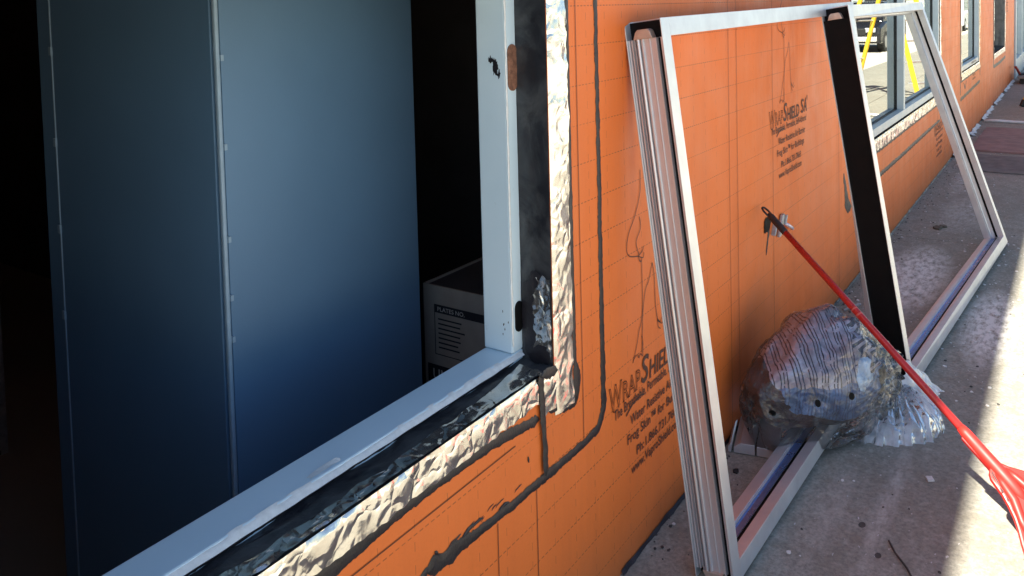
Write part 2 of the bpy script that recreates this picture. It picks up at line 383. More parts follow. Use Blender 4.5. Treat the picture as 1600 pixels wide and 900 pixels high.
# --- foil flashing, membrane and sealant round the near opening
foil_sheet(.02, 1.672, 1.711, 1.775, 0, 'foil_tape', bld, 12, .004, 9, .012, .008, None, (1.3, 1, 1.0), (0, 0, 0, 1))
foil_sheet(.02, .099, .66, 1.709, 0, 'foil_tape', bld, 13, .0036, 13, .012, .007, None, (1, 1, .9), (1, 0, 0, 0))
foil_sheet(1.673, 1.759, .60, 1.775, 0, 'foil_tape', bld, 1, .0036, 15, .006, .007, None, (1.0, 1, .9), (0, 1, 1, 0))
foil_sheet(-.05, 1.600, .661, .7235, 0, 'foil_tape', bld, 2, .004, 9, .007, .011, None, (1.3, 1, 1.0), (0, 0, 1, 0))
foil_sheet(1.604, 1.672, .622, .7215, 0, 'foil_tape', bld, 5, .004, 15, .007, .008, None, (1.6, 1, .9), (0, 0, 1, 0))
def memb_jamb(u, v):
    y = -.002 + (.122) * u; z = .724 + (1.70 - .724) * v
    return (1.6695 - .0025 * max(0, crumple((0, y * 1.5, z), 14, 3)) , y, z)
G().grid(memb_jamb, 14, 200).build('membrane', MEMB, bld, smooth=True)
def memb_sill(u, v):
    x = .103 + 1.567 * u; y = .0 + .086 * v
    return (x, y, .7245 + .004 * max(0, crumple((x * .6, y * 1.6, 0), 14, 8)))
G().grid(memb_sill, 200, 12).build('membrane', MEMB, bld, smooth=True)
# foil lapping over the sill corner
def lap(u, v):
    x = .103 + 1.517 * u; e = .030 + .022 * nz(x * 3.1, 4) + .010 * nz(x * 14, 9)
    if x > 1.2: e += (x - 1.2) * .09
    y = -.003 + max(.006, e) * v
    return (x, y, .7305 + .003 * crumple((x, y * 2, 0), 16, 11) - .002 * (1 - v))
G().grid(lap, 240, 6).build('foil_tape', FOIL, bld, smooth=True)
# crumpled foil patch on the jamb return near the corner
def jpatch(u, v):
    y = -.002 + .050 * u * (1 + .4 * nz(v * 6, 3)); z = .742 + .20 * v + .02 * nz(u * 4, v * 2)
    return (1.6640 - .004 * crumple((0, y * 1.4, z), 20, 6), y, z)
G().grid(jpatch, 12, 40).build('foil_tape', FOIL, bld, smooth=True)
# black dabs on the jamb return
def dab(y0, y1, z0, z1, seed, x=1.661):
    n = 22; pts = []
    for k in range(n):
        a = 2 * math.pi * k / n; r = 1 + .35 * nz(math.cos(a) * 2, math.sin(a) * 2, seed)
        pts.append(((y0 + y1) / 2 + (y1 - y0) / 2 * r * math.cos(a), (z0 + z1) / 2 + (z1 - z0) / 2 * r * math.sin(a)))
    gg = G().add([(x - .003, (y0 + y1) / 2, (z0 + z1) / 2)] + [(x, a, b) for a, b in pts], [(0, 1 + k, 1 + (k + 1) % n) for k in range(n)])
    return gg.build('sealant_bead', SEAL, bld, smooth=True)
ribbon([(1.60, .728), (1.64, .722), (1.675, .716)], [.02, .028, .024], -.008, SEAL, 'sealant_bead', bld, 95, .6, .004)
dab(.035, .082, .735, .93, 1); dab(.0, .07, .725, .775, 2, 1.660); dab(.02, .06, .90, .96, 4)
ribbon([(0, 1.782), (.9, 1.784), (1.76, 1.783)], .018, 0, SEAL, 'sealant_bead', bld, 14, .35)
ribbon([(1.768, 1.78), (1.768, 1.6), (1.769, 1.0), (1.773, .68)], .018, 0, SEAL, 'sealant_bead', bld, 1, .35)
ribbon([(1.776, .70), (1.782, .64), (1.770, .600), (1.72, .608), (1.64, .630)], [.022, .038, .042, .034, .026], 0, SEAL, 'sealant_bead', bld, 2, .4)
ribbon([(1.60, .622), (1.45, .644), (1.30, .651), (1.13, .655), (.98, .648), (.8, .640), (.5, .636), (.2, .64), (-.05, .64)], [.026, .026, .022, .026, .038, .044, .040, .036, .03], 0, SEAL, 'sealant_bead', bld, 3, .5)
ribbon([(1.603, .735), (1.608, .66), (1.612, .60), (1.616, .54), (1.618, .478)], [.022, .024, .020, .020, .024], -.006, SEAL, 'sealant_bead', bld, 4, .4)
ribbon([(1.918, 1.95), (1.917, 1.6), (1.920, 1.1), (1.919, .8), (1.921, .58), (1.918, .51), (1.89, .472), (1.80, .466), (1.66, .470), (1.50, .472), (1.36, .481), (1.25, .488), (1.185, .493)],
       [.018, .019, .021, .023, .026, .030, .026, .022, .026, .022, .024, .036, .042], 0, SEAL, 'sealant_bead', bld, 5, .45)
for i, (a, b, c, d, e) in enumerate([(1.19, .50, 1.165, .478, .02), (1.21, .52, 1.222, .508, .012), (1.30, .50, 1.37, .505, .009), (1.185, .46, 1.14, .452, .016), (1.43, .49, 1.47, .487, .008), (1.55, .555, 1.552, .54, .009)]):
    ribbon([(a, b), ((a + c) / 2, (b + d) / 2 + .004), (c, d)], e, 0, SEAL, 'sealant_bead', bld, 30 + i, .9, .003)
for i in range(14):   # dry brush drags beside the beads
    bx = 1.20 + .3 * random.random() if i < 16 else .8 + .6 * random.random(); bz = (.497 + .012 * random.random()) if i < 16 else .622 + .008 * random.random()
    ribbon([(bx, bz), (bx + .006, bz + .004), (bx + .012 + .02 * random.random(), bz + .006)], .002 + .002 * random.random(), 0, SEAL, 'sealant_bead', bld, 60 + i, 1.2, .002, .001)
# white caulk and film along the sill and jamb of the frame
def caulk(u, v):
    x = .11 + 1.55 * u; hh = .005 + .003 * nz(x * 5, 2) + .002 * nz(x * 30, 7); a = math.pi * .5 * v
    return (x, FY0 - .010 + .016 * v + .002 * nz(x * 20, v), 0.7395 + (hh + .006) * v + .002 * math.sin(v * math.pi))
G().grid(caulk, 300, 5).build('caulk_bead', WHITEFILM, win, smooth=True)
ribbon([(1.624, 1.66), (1.6235, 1.6), (1.624, 1.1), (1.6245, .77)], [.007, .006, .007, .007], FY0, WHITEFILM, 'caulk_bead', win, 8, .6, .006, .003)
ribbon([(.11, .7335), (.6, .7335), (1.3, .734), (1.62, .733)], [.012, .012, .010, .012], FY0, SEAL, 'sealant_bead', win, 41, .4, .006, .004)
for a in ((.985, 1.06, .094, .108),):       # loose flaps of white film on the sill
    x0, x1, y0, y1 = a
    G().grid(lambda u, v: (x0 + (x1 - x0) * (u + .12 * nz(v * 3, 2)), y0 + (y1 - y0) * v * (.55 + .45 * math.sin(u * 2.6 + .3)), .7525 + .003 * v * u + .001 * nz(u * 5, v * 5)), 10, 5).build('film_flap', WHITEFILM, win, smooth=True)
def smudge(name, pts3, parent, mat): return G().add(pts3, [tuple(range(len(pts3)))]).build(name, mat, parent)
def blot(cy, cz, ry, rz, seed, x=1.6215):
    n = 26; pts = []
    for k in range(n):
        a = 2 * math.pi * k / n; r = 1 + .9 * nz(math.cos(a) * 3, math.sin(a) * 3, seed); pts.append((x, cy + ry * r * math.cos(a), cz + rz * r * math.sin(a)))
    return smudge('tar_smudge', pts, win, SEAL)
blot(.115, 1.458, .008, .020, 3); blot(.128, 1.475, .007, .008, 5); blot(.105, 1.44, .004, .010, 9)
for i in range(6): blot(.095 + .02 * random.random(), .77 + .09 * random.random(), .0012, .003, 20 + i)

# --- printed matter on the wrap
def text_mesh(txt, size, outline=0, shear=0):
    cu = bpy.data.curves.new('t', 'FONT'); cu.body = txt; cu.size = size; cu.shear = shear; cu.resolution_u = 3; cu.offset = 0 if outline else .012
    if outline: cu.fill_mode = 'NONE'; cu.bevel_depth = outline; cu.bevel_resolution = 0
    ob = bpy.data.objects.new('t', cu); COL.objects.link(ob)
    dg = bpy.context.evaluated_depsgraph_get(); me = bpy.data.meshes.new_from_object(ob.evaluated_get(dg))
    bpy.data.objects.remove(ob); return me
def text_on(txt, x, z, hgt, width, parent, mat, name='print_line', y=-.0022, outline=0, shear=0, place=None, bold=0):
    me = text_mesh(txt, 1.0, outline / hgt * .7 if outline else 0, shear)
    X = [v.co.x for v in me.vertices]; x0, x1 = min(X), max(X); k = width / (x1 - x0); kz = hgt / .73
    for v in me.vertices:
        a, b, c = v.co.x - x0, v.co.y, v.co.z
        v.co = Vector(place(x + a * k, z + b * kz)) if place else Vector((x + a * k, y - abs(c) * kz * .2, z + b * kz))
    me.name = name; me.materials.clear(); me.materials.append(mat)
    ob = bpy.data.objects.new(name, me); COL.objects.link(ob); attach(ob, parent); return ob
def stroke(pts, w_, parent, y=-.002, name='print_line'):
    # Catmull-Rom thin ink line
    P = [Vector(p) for p in pts]; out = []
    for i in range(len(P) - 1):
        a, b, c, d = P[max(0, i - 1)], P[i], P[i + 1], P[min(len(P) - 1, i + 2)]
        for k in range(6):
            t = k / 6; out.append(.5 * ((2 * b) + (c - a) * t + (2 * a - 5 * b + 4 * c - d) * t * t + (3 * b - a - 3 * c + d) * t ** 3))
    out.append(P[-1]); vs = []; fs = []
    for i, p in enumerate(out):
        d = (out[min(i + 1, len(out) - 1)] - out[max(0, i - 1)]).normalized(); q = Vector((-d.y, d.x)) * w_ / 2
        vs += [(p.x + q.x, y, p.y + q.y), (p.x - q.x, y, p.y - q.y)]
    fs = [(2 * i, 2 * i + 1, 2 * i + 3, 2 * i + 2) for i in range(len(out) - 1)]
    return G().add(vs, fs).build(name, INK, parent)
def print_block(X, Z, full=True):
    b = empty('wrap_print', (X, 0, Z), bld)
    if full:
        text_on('W', X, Z, .075, .078, b, INK, outline=.0016); text_on('RAP', X + .082, Z + .004, .058, .112, b, INK, outline=.0014)
        text_on('S', X + .200, Z + .008, .080, .052, b, INK, shear=.15); text_on('HIELD', X + .256, Z + .004, .058, .185, b, INK, shear=.12)
        text_on('S', X + .470, Z + .012, .066, .044, b, INK, shear=.1); text_on('A', X + .518, Z + .012, .066, .047, b, INK, shear=.1); text_on("'", X + .568, Z + .025, .06, .007, b, INK)
    for t, dx, dz, h, wd in (('The Breathable, Permeable, Self-Adhered', .028, -.030, .030, .525), ('Water Resistive Air Barrier', .125, -.083, .030, .41), ('Frog Skin\u2122 for Buildings', .105, -.132, .029, .41),
                             ('Ph:', .162, -.186, .028, .048), ('1.866.731.7663', .222, -.186, .028, .24), ('www.VaproShield.com', .126, -.229, .029, .345)):
        text_on(t, X + dx, Z + dz, h, wd, b, INK)
    S = lambda *p, w_=.0028: stroke([(X + a, Z + c) for a, c in p], w_, b)
    S((.10, -.045), (.14, -.028), (.19, -.022), (.215, -.028), w_=.006)
    if full:
        S((.215, .64), (.212, .575), (.179, .516), (.135, .47), (.121, .428), (.140, .404), (.195, .390)); S((.206, .504), (.212, .47), (.183, .438), (.19, .41), (.20, .392))
        S((.195, .39), (.225, .378), (.232, .392)); S((.195, .39), (.222, .400), (.229, .412)); S((.195, .39), (.205, .372), (.2154, .372))
        S((.2154, .379), (.217, .30), (.2168, .232), (.205, .19), (.193, .176)); S((.287, .346), (.262, .30), (.2404, .282), (.222, .235), (.215, .19), (.208, .10))
        S((.193, .176), (.172, .13), (.148, .092), (.156, .100), (.172, .105)); S((.208, .15), (.214, .12), (.2112, .090), (.198, .10), (.187, .092), (.178, .106))
        S((.287, .346), (.300, .30), (.305, .22), (.318, .165), (.335, .150), (.352, .163)); S((.318, .165), (.322, .140), (.338, .128)); S((.318, .165), (.345, .142), (.365, .15))
    return b
print_block(1.950, .481); print_block(3.372, 1.074); print_block(8.0, .402, True); print_block(10.95, .84, False); print_block(16.25, 1.55, False)
def lapline(x0, z0, x1, z1, w_=.0024, parent=bld):
    d = Vector((x1 - x0, z1 - z0)).normalized(); q = Vector((-d.y, d.x)) * w_ / 2
    G().add([(x0 + q.x, -.0018, z0 + q.y), (x1 + q.x, -.0018, z1 + q.y), (x1 - q.x, -.0018, z1 - q.y), (x0 - q.x, -.0018, z0 - q.y)], [(0, 1, 2, 3)]).build('lap_edge', LAP, parent)
for a in ((1.811, 2.5, 1.8105, .47), (-.5, .607, 1.50, .603), (1.425, .462, 1.423, 0), (1.583, .46, 1.583, 0), (2.905, 2.5, 2.905, 0), (2.99, 2.5, 2.99, 0), (3.42, 1.7, 3.42, 0), (4.55, 2.5, 4.55, 0)): lapline(*a)

# --- the far windows
def far_window(x0, x1, z0, z1, mull, label):
    wn = empty('window', ((x0 + x1) / 2, .06, z0), bld); wn['label'] = label
    y0, y1, yg, t = .004, .118, .060, .052
    def member(name, a, b, c, d): G().box(a, b, y0, y1, c, d).build(name, FARFRAME, wn, bevel=.002)
    member('jamb', x0, x0 + t, z0, z1); member('jamb', x1 - t, x1, z0, z1); member('sill', x0 + t, x1 - t, z0, z0 + t); member('head', x0 + t, x1 - t, z1 - t, z1)
    cuts = [x0 + t] + [v for mx in mull for v in (mx - t / 2, mx + t / 2)] + [x1 - t]
    for mx in mull: member('mullion', mx - t / 2, mx + t / 2, z0 + t, z1 - t)
    for a, b in zip(cuts[::2], cuts[1::2]):
        G().box(a, b, yg, yg + .006, z0 + t, z1 - t).build('pane', GLASS, wn)
        gk = G()
        for q in ((a, a + .006, z0 + t, z1 - t), (b - .006, b, z0 + t, z1 - t), (a + .006, b - .006, z0 + t, z0 + t + .006), (a + .006, b - .006, z1 - t - .006, z1 - t)):
            gk.box(q[0], q[1], yg - .010, yg - .001, q[2], q[3])
        gk.build('gasket_or_slot_shade', GASKET, wn)
    # rough opening trim: foil and sealant
    foil_sheet(x0 - .03, x1 + .06, z0 - .085, z0 - .012, 0, 'foil_tape', bld, x0, .006, 13, .012, .012, None, (1.5, 1, .8), (0, 0, 1, 0))
    foil_sheet(x1 + .004, x1 + .045, z0 - .05, z1, 0, 'foil_tape', bld, x0 + 1, .006, 13, .014, .010, None, (1.3, 1, .8), (0, 1, 0, 0))
    foil_sheet(x0 - .045, x0 - .004, z0 - .05, z1, 0, 'foil_tape', bld, x0 + 2, .006, 13, .014, .010, None, (1.3, 1, .8), (1, 0, 0, 0))
    ribbon([(x0 - .06, z0 - .10), ((x0 + x1) / 2, z0 - .098), (x1 + .08, z0 - .095)], .022, 0, SEAL, 'sealant_bead', bld, x0, .6, .012)
    return wn
far_window(4.88, 8.34, .735, 2.43, [6.56], 'two light aluminium window seen through the leaning frame')
far_window(10.0, 11.86, .79, 2.43, [], 'narrow fixed window with foil below it, beyond the leaning frames')
ribbon([(5.3, .475), (6.4, .472), (7.4, .478), (8.35, .480)], [.032, .03, .034, .025], 0, SEAL, 'sealant_bead', bld, 77, .5, .012)
ribbon([(8.40, .60), (8.41, .52), (8.36, .47)], .025, 0, SEAL, 'sealant_bead', bld, 78, .5, .012)
ribbon([(9.88, 2.2), (9.90, 1.2), (9.9, .55)], .03, 0, SEAL, 'sealant_bead', bld, 79, .5, .015)
ribbon([(9.9, .50), (11.0, .515), (11.95, .525)], .04, 0, SEAL, 'sealant_bead', bld, 80, .5, .015)
ribbon([(11.95, .75), (11.97, .60)], .05, 0, SEAL, 'sealant_bead', bld, 81, .5, .015); ribbon([(10.2, .66), (10.35, .58), (10.45, .66)], .03, 0, SEAL, 'sealant_bead', bld, 82, .6, .015)
ribbon([(13.9, 2.3), (13.92, .56), (15.0, .55), (16.2, .57)], .05, 0, SEAL, 'sealant_bead', bld, 83, .5, .02)
ribbon([(16.12, .75), (16.14, .62)], .05, 0, SEAL, 'sealant_bead', bld, 84, .5, .02)
foil_sheet(13.95, 16.12, .67, .742, 0, 'foil_tape', bld, 44, .006, 11, .016, .014, None, (1.5, 1, .8), (0, 0, 1, 0))
foil_sheet(16.075, 16.13, .70, 2.43, 0, 'foil_tape', bld, 45, .006, 11, .016, .012, None, (1.3, 1, .8), (0, 1, 0, 0))
foil_sheet(13.93, 13.975, .66, 2.43, 0, 'foil_tape', bld, 46, .006, 11, .016, .012, None, (1.3, 1, .8), (1, 0, 0, 0))
G().grid(lambda u, v: (16.062 - .006 * crumple((0, u, v * 2), 6, 3), .002 + .2 * u, .76 + 1.66 * v), 10, 60).build('membrane', simple('grey_membrane', (.20, .20, .185), .5, 0, .3, 12, .4), bld, smooth=True)
G().grid(lambda u, v: (13.99 + 2.06 * u, .002 + .2 * v, .752 + .006 * crumple((u * 4, v, 0), 6, 5)), 40, 6).build('membrane', MEMB, bld, smooth=True)
ribbon([(4.66, .66), (4.70, .57), (4.74, .46), (4.84, .44)], [.03, .05, .09, .03], 0, SEAL, 'sealant_bead', bld, 91, .5, .012)
# end bay: glazed shopfront past the orange wall
eb = empty('shopfront', (20.5, .1, 0), bld); eb['label'] = 'pale blue glazed shopfront bay at the far end of the wall'
for a, b, c, d in ((18.45, 18.60, 0, 3.1), (20.4, 20.5, .35, 3.1), (22.6, 22.7, .35, 3.1), (25.0, 25.15, 0, 3.1)): G().box(a, b, -.03, .12, c, d).build('post', FARFRAME, eb, bevel=.004)
G().box(18.60, 25.0, -.02, .12, 0, .35).build('sill_panel', FARFRAME, eb, bevel=.004)
for a, b in ((18.60, 20.4), (20.5, 22.6), (22.7, 25.0)): G().box(a, b, .05, .056, .35, 3.1).build('pane', GLASS, eb)
G().box(18.45, 29.8, .0, .22, 3.1, TOP).build('fascia', FARFRAME, eb)
G().box(25.15, 29.8, .0, .22, 0, 3.1).build('end_wall', WRAP, eb)
# wall outlet: cut open wrap with a grey bracket behind the broom handle
ob_ = empty('wall_bracket', (3.42, 0, .66), bld); GREYP = simple('galvanised_bracket', (.42, .43, .42), .45, .5, .2, 60)
n = 20; pts = []
for k in range(n):
    a = 2 * math.pi * k / n; r = 1 + .5 * nz(math.cos(a) * 2, math.sin(a) * 2, 5); pts.append((3.335 + .045 * r * math.cos(a), -.003, .685 + .032 * r * math.sin(a)))
G().add(pts, [tuple(range(n))]).build('cut_hole_dark', BLACK, ob_)  # flat black patch painted for the dark inside the cut
G().obox((3.455, -.016, .605), (.030, 0, .0), (0, .013, 0), (.05, 0, .085)).build('bracket_plate', GREYP, ob_, bevel=.003)
G().obox((3.375, -.022, .632), (.012, 0, .0), (0, .019, 0), (.03, 0, .045)).build('bracket_plate', GREYP, ob_, bevel=.003)
G().obox((3.52, -.024, .648), (.012, 0, 0), (0, .021, 0), (.02, 0, .035)).build('bracket_plate', GREYP, ob_, bevel=.003)
G().tube([(3.55, -.006, .645), (3.575, -.018, .63), (3.61, -.022, .612), (3.64, -.016, .60)], .008, 8).build('conduit_stub', simple('pale_conduit', (.60, .58, .70), .25, .4, .1, 40), ob_, smooth=True)
ribbon([(3.36, .66), (3.335, .61), (3.315, .565)], [.02, .014, .004], 0, SEAL, 'torn_flap', ob_, 71, .5, .004)

# ------------------------------------------------------------------ inside the near opening
PAINT = M('slate_blue_paint', Roughness=.5)
PAINT.col(PAINT.ramp(PAINT.noise(3, 4), (.3, (.098, .196, .320)), (.7, (.110, .220, .359)))); PAINT.bump(PAINT.noise(220, 3), .12, .002); PAINT = PAINT.m
EDGE = simple('pale_edge_trim', (.26, .38, .50), .4, 0, .08, 30)
cab = empty('tall_cabinet', (1.5, 1.0, 0)); tag(cab, 'tall slate blue cabinet standing inside the open window', 'cabinet')
CX0, CX1, CY0, CY1 = 1.183, 1.872, .60, 1.42
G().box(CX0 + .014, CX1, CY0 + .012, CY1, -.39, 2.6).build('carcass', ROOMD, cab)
G().box(CX0 + .0155, CX1 - .002, CY0, CY0 + .011, -.38, 2.6).build('front_panel', PAINT, cab, bevel=.002)
G().box(CX0 + .0, CX0 + .012, CY0 + .016, CY1 - .075, -.38, 2.6).build('side_panel', PAINT, cab, bevel=.002)
G().box(CX0 + .001, CX0 + .0125, CY0 - .003, CY0 + .010, -.38, 2.6).build('corner_trim', EDGE, cab, bevel=.004)
G().box(CX0 - .001, CX0 + .012, CY1 - .070, CY1 - .001, -.38, 2.6).build('side_panel', PAINT, cab, bevel=.002)
G().box(CX0 - .0025, CX0 + .010, CY1 - .0745, CY1 - .0705, -.38, 2.6).build('edge_strip', EDGE, cab)
for z in (1.50, 1.29, 1.07, .93, .83): G().box(CX0 + .0125, CX0 + .020, CY0 - .005, CY0 + .004, z - .007, z + .007).build('clip', EDGE, cab)
for z in (1.51, 1.25, 1.0, .75): G().box(CX0 - .006, CX0 + .002, CY1 - .078, CY1 - .066, z - .012, z + .012).build('clip', EDGE, cab)
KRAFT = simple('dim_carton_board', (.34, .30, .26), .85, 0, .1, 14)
car_b = empty('carton', (2.2, .72, 0)); tag(car_b, 'cardboard carton with a black printed table inside the dark room', 'carton')
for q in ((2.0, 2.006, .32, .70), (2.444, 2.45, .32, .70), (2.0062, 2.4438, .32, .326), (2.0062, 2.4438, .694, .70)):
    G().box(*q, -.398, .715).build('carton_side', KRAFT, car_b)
G().box(2.0065, 2.4435, .3265, .6935, -.396, .708).build('carton_inner_shade', ROOMD, car_b)  # dark block stands in for the shade inside the carton
PR = simple('black_carton_print', (.015, .015, .02), .7, 0, .2, 40); WP = simple('white_carton_print', (.5, .48, .46), .7, 0, .1, 40)
P2 = lambda yy, z: (1.9982, yy, z)
def cquad(y0, y1, z0, z1, mat, name='carton_print', x=1.9984): return G().add([(x, y0, z0), (x, y1, z0), (x, y1, z1), (x, y0, z1)], [(0, 1, 2, 3)]).build(name, mat, car_b)
cquad(.34, .655, .628, .655, PR)
for z in (.49,): cquad(.34, .655, z, z + .003, PR)
cquad(.652, .655, .49, .628, PR)
text_on('PLATES NO.', .64 * -1, .635, .014, .11, car_b, WP, 'carton_print', place=lambda a, b: (1.9968, -a, b))
text_on('NO. PC', .435 * -1, .635, .014, .07, car_b, WP, 'carton_print', place=lambda a, b: (1.9968, -a, b))
for i in range(7):
    cquad(.53 + .03 * random.random(), .64, .606 - i * .0155, .611 - i * .0155, PR); cquad(.38, .44, .606 - i * .0155, .611 - i * .0155, PR)
cquad(.585, .688, .395, .455, PR); text_on('UM', .665 * -1, .408, .036, .062, car_b, WP, 'carton_print', place=lambda a, b: (1.9968, -a, b))
sh = empty('storage_shelf', (1.0, 3.0, 0)); tag(sh, 'dark metal shelf barely visible in the gloom behind the cabinet', 'shelf')
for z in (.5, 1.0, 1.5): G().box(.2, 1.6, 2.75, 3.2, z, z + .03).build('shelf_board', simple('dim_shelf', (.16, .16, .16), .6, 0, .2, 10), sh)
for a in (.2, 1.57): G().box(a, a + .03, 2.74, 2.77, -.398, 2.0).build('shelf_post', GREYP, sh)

# ------------------------------------------------------------------ leaning aluminium frames
T_, D_ = .0515, .1147
def c_channel(t, d, k=.003): return [(0, 0), (t, 0), (t, d), (0, d), (0, d - k), (t - k, d - k), (t - k, k), (0, k)]
def ribbed(d):
    # (depth fraction, height above the base of the filler)
    s = [(.035, 0), (.035, .022), (.075, .022), (.085, .012), (.105, .012), (.115, .022), (.145, .022), (.155, .010), (.185, .010), (.20, .021), (.215, .021), (.22, .004), (.25, .004), (.258, .018), (.275, .0245), (.31, .0265), (.345, .0245), (.36, .018),
         (.365, .006), (.385, .006), (.392, .024), (.425, .024), (.44, .0185), (.59, .0185), (.594, .0212), (.606, .0212), (.61, .0185), (.765, .0185), (.775, .0265), (.81, .0265), (.815, .002), (.905, .002), (.91, .0225), (.965, .0225), (.965, 0)]
    return [(.0290 - h, f * d) for f, h in s]
def rail_prof(d, t):
    """glazing rail section: (height, depth) with a sloping pocket and a deep slot in its inner face"""
    return [(0, 0), (t, 0), (t, .31 * d), (t - .004, .315 * d), (t - .001, .36 * d), (t - .007, .375 * d), (t - .010, .57 * d), (t - .005, .58 * d), (t - .03, .585 * d), (t - .03, .695 * d), (t, .70 * d), (t, d), (0, d)]
def frame_set(name, label, corners, left_fill, filler_mat, loc, left_post_only=False):
    """corners: front-face bottom-left, bottom-right, top-left, top-right"""
    bl, br, tl, tr = [Vector(c) for c in corners]
    root = empty(name, loc); tag(root, label, 'window frame', 'bare aluminium frames leaning on the orange wall')
    u = (br - bl).normalized(); ut = (tr - tl).normalized()
    def nrm(a, b):
        n_ = a.cross(b).normalized()
        return -n_ if n_.y < 0 else n_           # towards the wall
    wl = (tl - bl).normalized(); wr = (tr - br).normalized(); nl = nrm(u, wl); nr = nrm(u, wr)
    L = (tl - bl).length; W = (br - bl).length; Lr = (tr - br).length
    # left post, an outward facing channel: p along u, q from back to front
    st = lambda P, uu, nn: (P + nn * D_, uu, -nn)
    ul = (u - wl * u.dot(wl)).normalized(); ur = (u - wr * u.dot(wr)).normalized()
    G().sweep(c_channel(T_, D_), [st(bl, ul, nl), st(tl, ul, nl)]).build('left_post', ALU, root, bevel=.0008)
    G().sweep([(.030, .0035), (T_ - .0035, .0035), (T_ - .0035, D_ - .0035), (.030, D_ - .0035)], [st(bl + wl * .002, ul, nl), st(tl - wl * .004, ul, nl)]).build('channel_shade', BLACK, root)  # black block put in for the shade inside the channel
    if left_fill == 'ribbed': prof = ribbed(D_)
    else: prof = [(.008, .003), (T_ - .004, .003), (T_ - .004, D_ - .003), (.008, D_ - .003)]  # flat black block across the open channel side
    G().sweep(prof, [st(bl + wl * .026, ul, nl), st(tl - wl * .052, ul, nl)]).build('filler_strip', filler_mat, root, bevel=0 if left_fill == 'ribbed' else .001)
    # end clips above and below the filler
    for P, s in ((tl - wl * .052, 1), (bl + wl * .026, -1)):
        cp = [(.20, 0), (.72, 0), (.66, .022), (.60, .027), (.34, .027), (.27, .020)]; ci = [(.27, .003), (.36, .022), (.58, .022), (.64, .003)]
        pr = [(h, f * D_) for f, h in cp]
        Q = P + ul * .001
        G().sweep([(h, f) for h, f in pr], [(Q + nl * D_, wl * s, -nl), (Q + ul * .026 + nl * D_, wl * s, -nl)]).build('end_clip', CLIP, root, bevel=.0015)
    # rails: profile (height, depth): height away from the frame's outer edge
    e0, e1 = T_ + .0004, T_ + .0004
    def rail(nm, A, nA, B, nB, hA, hB):
        ob2 = G().sweep(rail_prof(D_, T_), [(A + nA * D_, hA, -nA), (B + nB * D_, hB, -nB)]).build(nm, ALU, root, bevel=.0008)
        return ob2
    A0 = bl + u * e0; B0 = br - u * e1
    rail('bottom_rail', A0, nl, B0, nr, wl, wr)
    A1 = tl + ut * e0; B1 = tr - ut * e1
    rail('top_rail', A1, nl, B1, nr, -wl, -wr)
    # pocket liner in the bottom rail, reflected sky blue put into its colour
    for A, nA, B, nB, hA, hB in ((A0, nl, B0, nr, wl, wr),):
        lp = [(T_ - .009, .378 * D_), (T_ - .0035, .378 * D_), (T_ - .006, .41 * D_), (T_ - .0075, .56 * D_), (T_ - .0115, .562 * D_)]
        G().sweep(lp, [(A + nA * D_, hA, -nA), (B + nB * D_, hB, -nB)]).build('glazing_bead', BLUEALU, root)
    gp = [(T_ - .029, .588 * D_), (T_ - .006, .588 * D_), (T_ - .006, .692 * D_), (T_ - .029, .692 * D_)]  # black strips fill the glazing slots in place of their shade
    G().sweep(gp, [(A0 + nl * D_, wl, -nl), (B0 + nr * D_, wr, -nr)]).build('gasket_or_slot_shade', BLACK, root)
    G().sweep(gp, [(br + wr * T_ + nr * D_, -ur, -nr), (tr - wr * T_ + nr * D_, -ur, -nr)]).build('gasket_or_slot_shade', BLACK, root)
    if left_fill == 'ribbed':
        G().sweep([(.0265, .818 * D_), (.0265, .902 * D_), (.016, .902 * D_), (.016, .818 * D_)], [st(bl + wl * .027, ul, nl), st(tl - wl * .053, ul, nl)]).build('gasket_or_slot_shade', BLACK, root)  # black strip stands for the shade in the filler's slot
    # right post, its inner side carries the same pocket
    pr = [(p, q) for p, q in rail_prof(D_, T_)]
    G().sweep(pr, [(br + nr * D_, -ur, -nr), (tr + nr * D_, -ur, -nr)]).build('right_post', ALU, root, bevel=.0008)
    lp = [(T_ - .009, .378 * D_), (T_ - .0035, .378 * D_), (T_ - .006, .41 * D_), (T_ - .0075, .56 * D_), (T_ - .0115, .562 * D_)]
    G().sweep(lp, [(br + wr * T_ + nr * D_, -ur, -nr), (tr - wr * T_ + nr * D_, -ur, -nr)]).build('glazing_bead', ALU, root)
    return root
CLIP = simple('zinc_clip', (.55, .47, .40), .4, .6, .15, 40)
# first frame: rectangle fitted to the photograph
x0, y0, phi, al, ro, L_, W_ = 2.102, -.1817, -.0352, .1191, .0131, 1.560, 1.9903
u_ = Vector((math.cos(phi) * math.cos(ro), math.sin(phi) * math.cos(ro), math.sin(ro))); hh = Vector((-math.sin(phi), math.cos(phi), 0))
w_ = Vector((0, 0, 1)) * math.cos(al) + hh * math.sin(al); w_ = (w_ - u_ * u_.dot(w_)).normalized(); b_ = w_.cross(u_)
if b_.y < 0: b_ = -b_
O_ = Vector((x0, y0, .001)) - b_ * D_
frame_set('leaning_window_assembly', 'nearer bare aluminium frame with ribbed open side, leaning on the orange wall', (O_, O_ + u_ * W_, O_ + w_ * L_, O_ + u_ * W_ + w_ * L_), 'ribbed', ALUR, (3.1, -.3, 0))
frame_set('leaning_window_assembly', 'farther bare aluminium frame with black side, leaning outside the nearer one', ((3.5752, -.5045, .0195), (6.0298, -.6817, .036), (3.5883, -.2636, 1.5783), (6.0386, -.1857, 1.572)), 'flat', BLACK, (4.8, -.55, 0))

